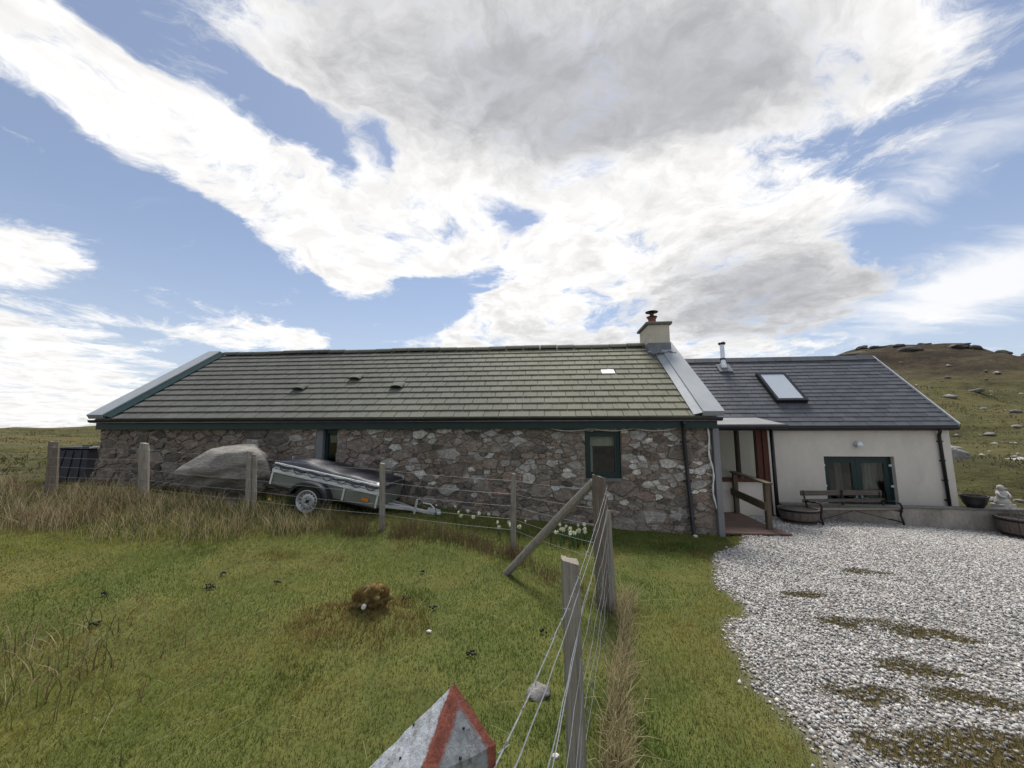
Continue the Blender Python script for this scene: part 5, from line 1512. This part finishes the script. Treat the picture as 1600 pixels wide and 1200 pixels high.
# ================================================================== grass
def blades(name, x, y, h, w, lean, col, mat, segs=1, z=None, label=None, dirn=None):
    n = len(x); z = ground_z(x, y) if z is None else z
    an = rng.random(n) * 6.283
    la = rng.random(n) * 6.283 if dirn is None else dirn
    wx, wy = np.cos(an) * w * .5, np.sin(an) * w * .5
    lx, ly = np.cos(la) * lean, np.sin(la) * lean
    hh = np.sqrt(np.maximum(h * h - lean * lean, (.25 * h) ** 2))
    rows = []
    for k in range(segs):
        t = k / segs; q = t ** 1.8; s_ = 1 - .55 * t
        cx, cy, cz = x + lx * q, y + ly * q, z - .006 + hh * (t * 1.25 - .25 * t * t)
        rows += [np.stack([cx - wx * s_, cy - wy * s_, cz], -1), np.stack([cx + wx * s_, cy + wy * s_, cz], -1)]
    rows.append(np.stack([x + lx, y + ly, z + hh], -1))
    V = np.stack(rows, 1); m = V.shape[1]
    base = np.arange(n) * m; F = []; cnt = []
    per = []
    for k in range(segs - 1): per.append((2 * k, 2 * k + 1, 2 * k + 3, 2 * k + 2))
    per.append((2 * segs - 2, 2 * segs - 1, 2 * segs))
    flat = np.concatenate([np.array(p) for p in per]); cnts = np.array([len(p) for p in per])
    F = (base[:, None] + flat[None]).ravel(); C = np.tile(cnts, n)
    o = np_mesh(name, V.reshape(-1, 3), F, C, mat, col=np.repeat(col, m, 0))
    tag(o, label, 'grass', kind='stuff')
    return o
def mixc(a, b, t):
    t = np.clip(t, 0, 1)[:, None]; return np.array(a)[None] * (1 - t) + np.array(b)[None] * t
FL = np.array([p[0] for p in LP] + [CP])
def fence_off(x, y):
    """signed distance in y from the far fence line (negative on the near side)"""
    return y - np.interp(x, FL[:, 0], FL[:, 1])
def rough_mask(x, y):
    d = fence_off(x, y); wid = np.interp(x, [-12, -4.5, -3, -1.5, .6, 1.0], [2.4, 1.6, .7, .5, .5, .2])
    m = sstep(-1.0, -.55, d / wid + .35 * fbm(x * .9, y * .9, 33, 3)) * (1 - sstep(.15, .55, d + .3 * fbm(x, y, 35, 2)))
    m = m * (x < 1.0)
    m = np.maximum(m, .3 * np.exp(-(((x + 3.1) / .75) ** 2 + ((y - 2.55) / .5) ** 2)))
    return m
def hard(x, y):
    c, s_ = math.cos(R(5.136)), math.sin(R(5.136))
    a = (x + 9.125) * c - (y - 8.32) * s_; b = (x + 9.125) * s_ + (y - 8.32) * c
    return ((a > -.05) & (a < 13.06) & (b > .19) & (b < 5.5)) | ((a > 13.0) & (a < 14.3) & (b > .18)) | terrace_mask(x, y) | ((x > 6) & (y > 8.4) & (x < 10.5))
def build_grass():
    n = 520000
    u = rng.random(n); y = 1.15 + 8.0 * u ** 1.35; t = rng.uniform(-1.62, 1.25, n); x = t * (y + .35)
    k = (x > -10.9) & ~hard(x, y); x, y = x[k], y[k]
    g = gravel_mask(x, y); k = rng.random(len(x)) > g; x, y = x[k], y[k]
    n = len(x)
    p1 = fbm(x * .55, y * .55, 50, 4) + .35 * fbm(x * 3.5, y * 3.5, 52, 3); p2 = fbm(x * 1.3, y * 1.3, 55, 4); r_ = rng.random(n)
    col = mixc((.080, .130, .024), (.225, .225, .056), .45 + 1.9 * p1 + .5 * (r_ - .5))
    moss = sstep(.02, .42, p2 + .25 * (r_ - .5) + .22 * sstep(4.0, 2.6, y) * (x < .3))
    mo = np.exp(-(((x - mx) / .55) ** 2 + ((y - my + .1) / .38) ** 2)); moss = np.maximum(moss, mo * .9)
    edge = np.interp(y, _ge[:, 1], _ge[:, 0]); moss = np.maximum(moss, .75 * sstep(-.6, -.05, x - edge))
    col = col * (1 - moss[:, None]) + mixc((.185, .155, .045), (.22, .142, .052), r_) * moss[:, None]
    mo2 = np.clip(mo * 1.3 + .5 * fbm(x * 6, y * 6, 58, 3), 0, 1) * (mo > .15)
    col = col * (1 - mo2[:, None]) + mixc((.085, .052, .026), (.24, .135, .05), rng.random(n)) * mo2[:, None]
    straw = rng.random(n) < .035; col[straw] = mixc((.24, .21, .10), (.32, .28, .15), rng.random(straw.sum()))
    fine = fbm(x * 9, y * 9, 57, 3)
    col *= (1 + .55 * fine)[:, None]
    col *= (.65 + .7 * rng.random((n, 1)))
    h = (.012 + .022 * rng.random(n)) * (1 + .5 * p1 + .5 * fine) * (1 + .06 * y); h *= 1 - .3 * moss; h = np.maximum(h, .008); tuft = sstep(.22, .5, fbm(x * 2.1, y * 2.1, 66, 4)); h *= 1 + 1.1 * tuft; h = np.where(mo > .35, h * (1.4 + 1.2 * rng.random(n)), h)
    w = (.0035 + .003 * rng.random(n)) * (1 + .16 * np.maximum(y - 2, 0))
    blades('lawn_grass', x, y, h, w, h * rng.uniform(.2, .95, n), col, M['grass'], 1, label='short grazed green and mossy turf')
    # shaggy moss over the mound
    n = 2600; rr_ = np.sqrt(rng.random(n)) * .95; an = rng.random(n) * 6.283; ex, ey = rr_ * np.cos(an), rr_ * np.sin(an)
    x, y = mx + .04 + ex * .16, my + ey * .12; z = gz(mx + .04, my) + .0 + .085 * np.sqrt(np.maximum(0, 1 - rr_ ** 2)) + np.where(ex > 0, .02, 0)
    h = .018 + .035 * rng.random(n)
    blades('mound_moss', x, y, h, .004 + .003 * rng.random(n), h * rng.uniform(.3, .95, n), mixc((.10, .065, .025), (.34, .24, .075), rng.random(n) * (.5 + .5 * (ey > -.2))), M['dry'], 2, z=z, label='golden moss and dead grass covering the peat mound')
    # moss patches in the drive
    n = 120000; x = rng.uniform(1.6, 5.2, n); y = rng.uniform(1.8, 5.8, n); k = (rng.random(n) < moss_mask(x, y)) & (gravel_mask(x, y) > .5); x, y = x[k], y[k]; n = len(x)
    col = mixc((.13, .125, .04), (.22, .165, .065), rng.random(n)) * (.7 + .6 * rng.random((n, 1)))
    blades('drive_moss', x, y, .018 + .022 * rng.random(n), np.full(n, .006), np.full(n, .010), col, M['grass'], 1, label='low brown moss growing through the gravel')
    # rough tussocks along the fence
    n = 150000; x = rng.uniform(-11.5, 1.1, n); y = rng.uniform(2.0, 8.2, n); m_ = rough_mask(x, y)
    clump = sstep(-.25, .35, fbm(x * 2.6, y * 2.6, 58, 3))
    k = (rng.random(n) < m_ * (.25 + .75 * clump)) & ~hard(x, y) & (x > -1.75 * y - .3); x, y = x[k], y[k]; n = len(x)
    left = sstep(-1.0, -4.0, x); r_ = rng.random(n); pa = fbm(x * .8, y * .8, 59, 3)
    h = (.09 + .11 * rng.random(n)) + left * (.05 + .13 * rng.random(n)); h *= (.8 + .6 * clump[k]); h *= np.where(y < 3.4, .6, 1)
    green = mixc((.055, .075, .022), (.11, .115, .04), rng.random(n)); tan = mixc((.26, .21, .11), (.52, .43, .26), rng.random(n)); brown = mixc((.10, .066, .04), (.18, .12, .07), rng.random(n))
    q = (r_ + .7 * pa)[:, None]
    col = np.where(q < .30, green, np.where(q < .82, tan, brown))
    nearfoot = (x > -2.8)[:, None]
    col = np.where(nearfoot & (q > .3), brown * 1.05, col)
    blades('rough_grass', x, y, h, .004 + .0035 * rng.random(n), h * rng.uniform(.1, .85, n), col, M['dry'], 3, label='tall tangled brown and green tussock grass along the fence')
    # dry matted strip beside the near fence
    n = 6200; t = rng.random(n); t = t[rng.random(n) < .35 + .65 * sstep(-.2, .3, fbm(t * 7, t * 0 + 3, 96, 3))]; n = len(t); x = np.interp(t, [0, .5, 1], [1.14, .74, .42]) + rng.normal(0, .034, n) * (1 + .9 * fbm(t * 9, t * 0, 95, 2)) + .03; y = np.interp(t, [0, .5, 1], [4.2, 2.95, 1.9]) + rng.normal(0, .08, n)
    h = .05 + .11 * rng.random(n) + .10 * (t < .08); col = np.where((rng.random(n) < .3)[:, None], mixc((.08, .10, .03), (.14, .14, .05), rng.random(n)), mixc((.34, .27, .15), (.60, .50, .31), rng.random(n)))
    h = h * np.exp(rng.normal(0, .35, n))
    blades('dry_grass', x, y, h, .003 + .002 * rng.random(n), h * rng.uniform(.3, .985, n), col, M['dry'], 3, label='straw-coloured dead grass matted along the near fence', dirn=rng.normal(-.9, 1.6, n))
    # loose straws on the turf
    n = 420; x = rng.uniform(-4.2, .2, n); y = 1.9 + rng.random(n) ** .8 * 3.2; h = .10 + .22 * rng.random(n); k = x < 0.12 * y - .4; x, y, h = x[k], y[k], h[k]; n = len(x)
    blades('straws', x, y, h, np.full(n, .0032), h * .965, mixc((.22, .19, .09), (.38, .33, .19), rng.random(n)), M['dry'], 4, label='pale bent straws lying on the turf', dirn=rng.normal(.5, .8, n))
    # bent grass on the moor and the hill
    n = 70000; half = n // 2
    d = 10.5 + 75 * rng.random(n) ** 1.9; az = np.where(np.arange(n) < half, R(1) * rng.uniform(-62, -40, n), R(1) * rng.uniform(40, 60, n))
    x, y = d * np.sin(az), d * np.cos(az); k = ~hard(x, y) & ~((x > 5) & (x < 10.9) & (y < 14)) & ~((x > 9) & (y < 8.5)); x, y, d = x[k], y[k], d[k]; n = len(x)
    cl = sstep(-.3, .4, fbm(x * .5, y * .5, 80, 4)); k = rng.random(n) < .25 + .75 * cl; x, y, d, cl = x[k], y[k], d[k], cl[k]; n = len(x)
    h = (.10 + .22 * rng.random(n)) * (.6 + .7 * cl) * (1 + d * .006); pa = fbm(x * .22, y * .22, 83, 4)
    col = mixc((.066, .070, .024), (.14, .118, .05), .5 + 1.2 * pa + .5 * (rng.random(n) - .5)) * (.65 + .6 * rng.random((n, 1)))
    blades('moor_grass', x, y, h * .5, .010 + .0012 * d, h * rng.uniform(.2, .9, n), col, M['dry'], 2, label='rough bent grass covering the moor and hillside')
    print('grass ok')
build_grass()
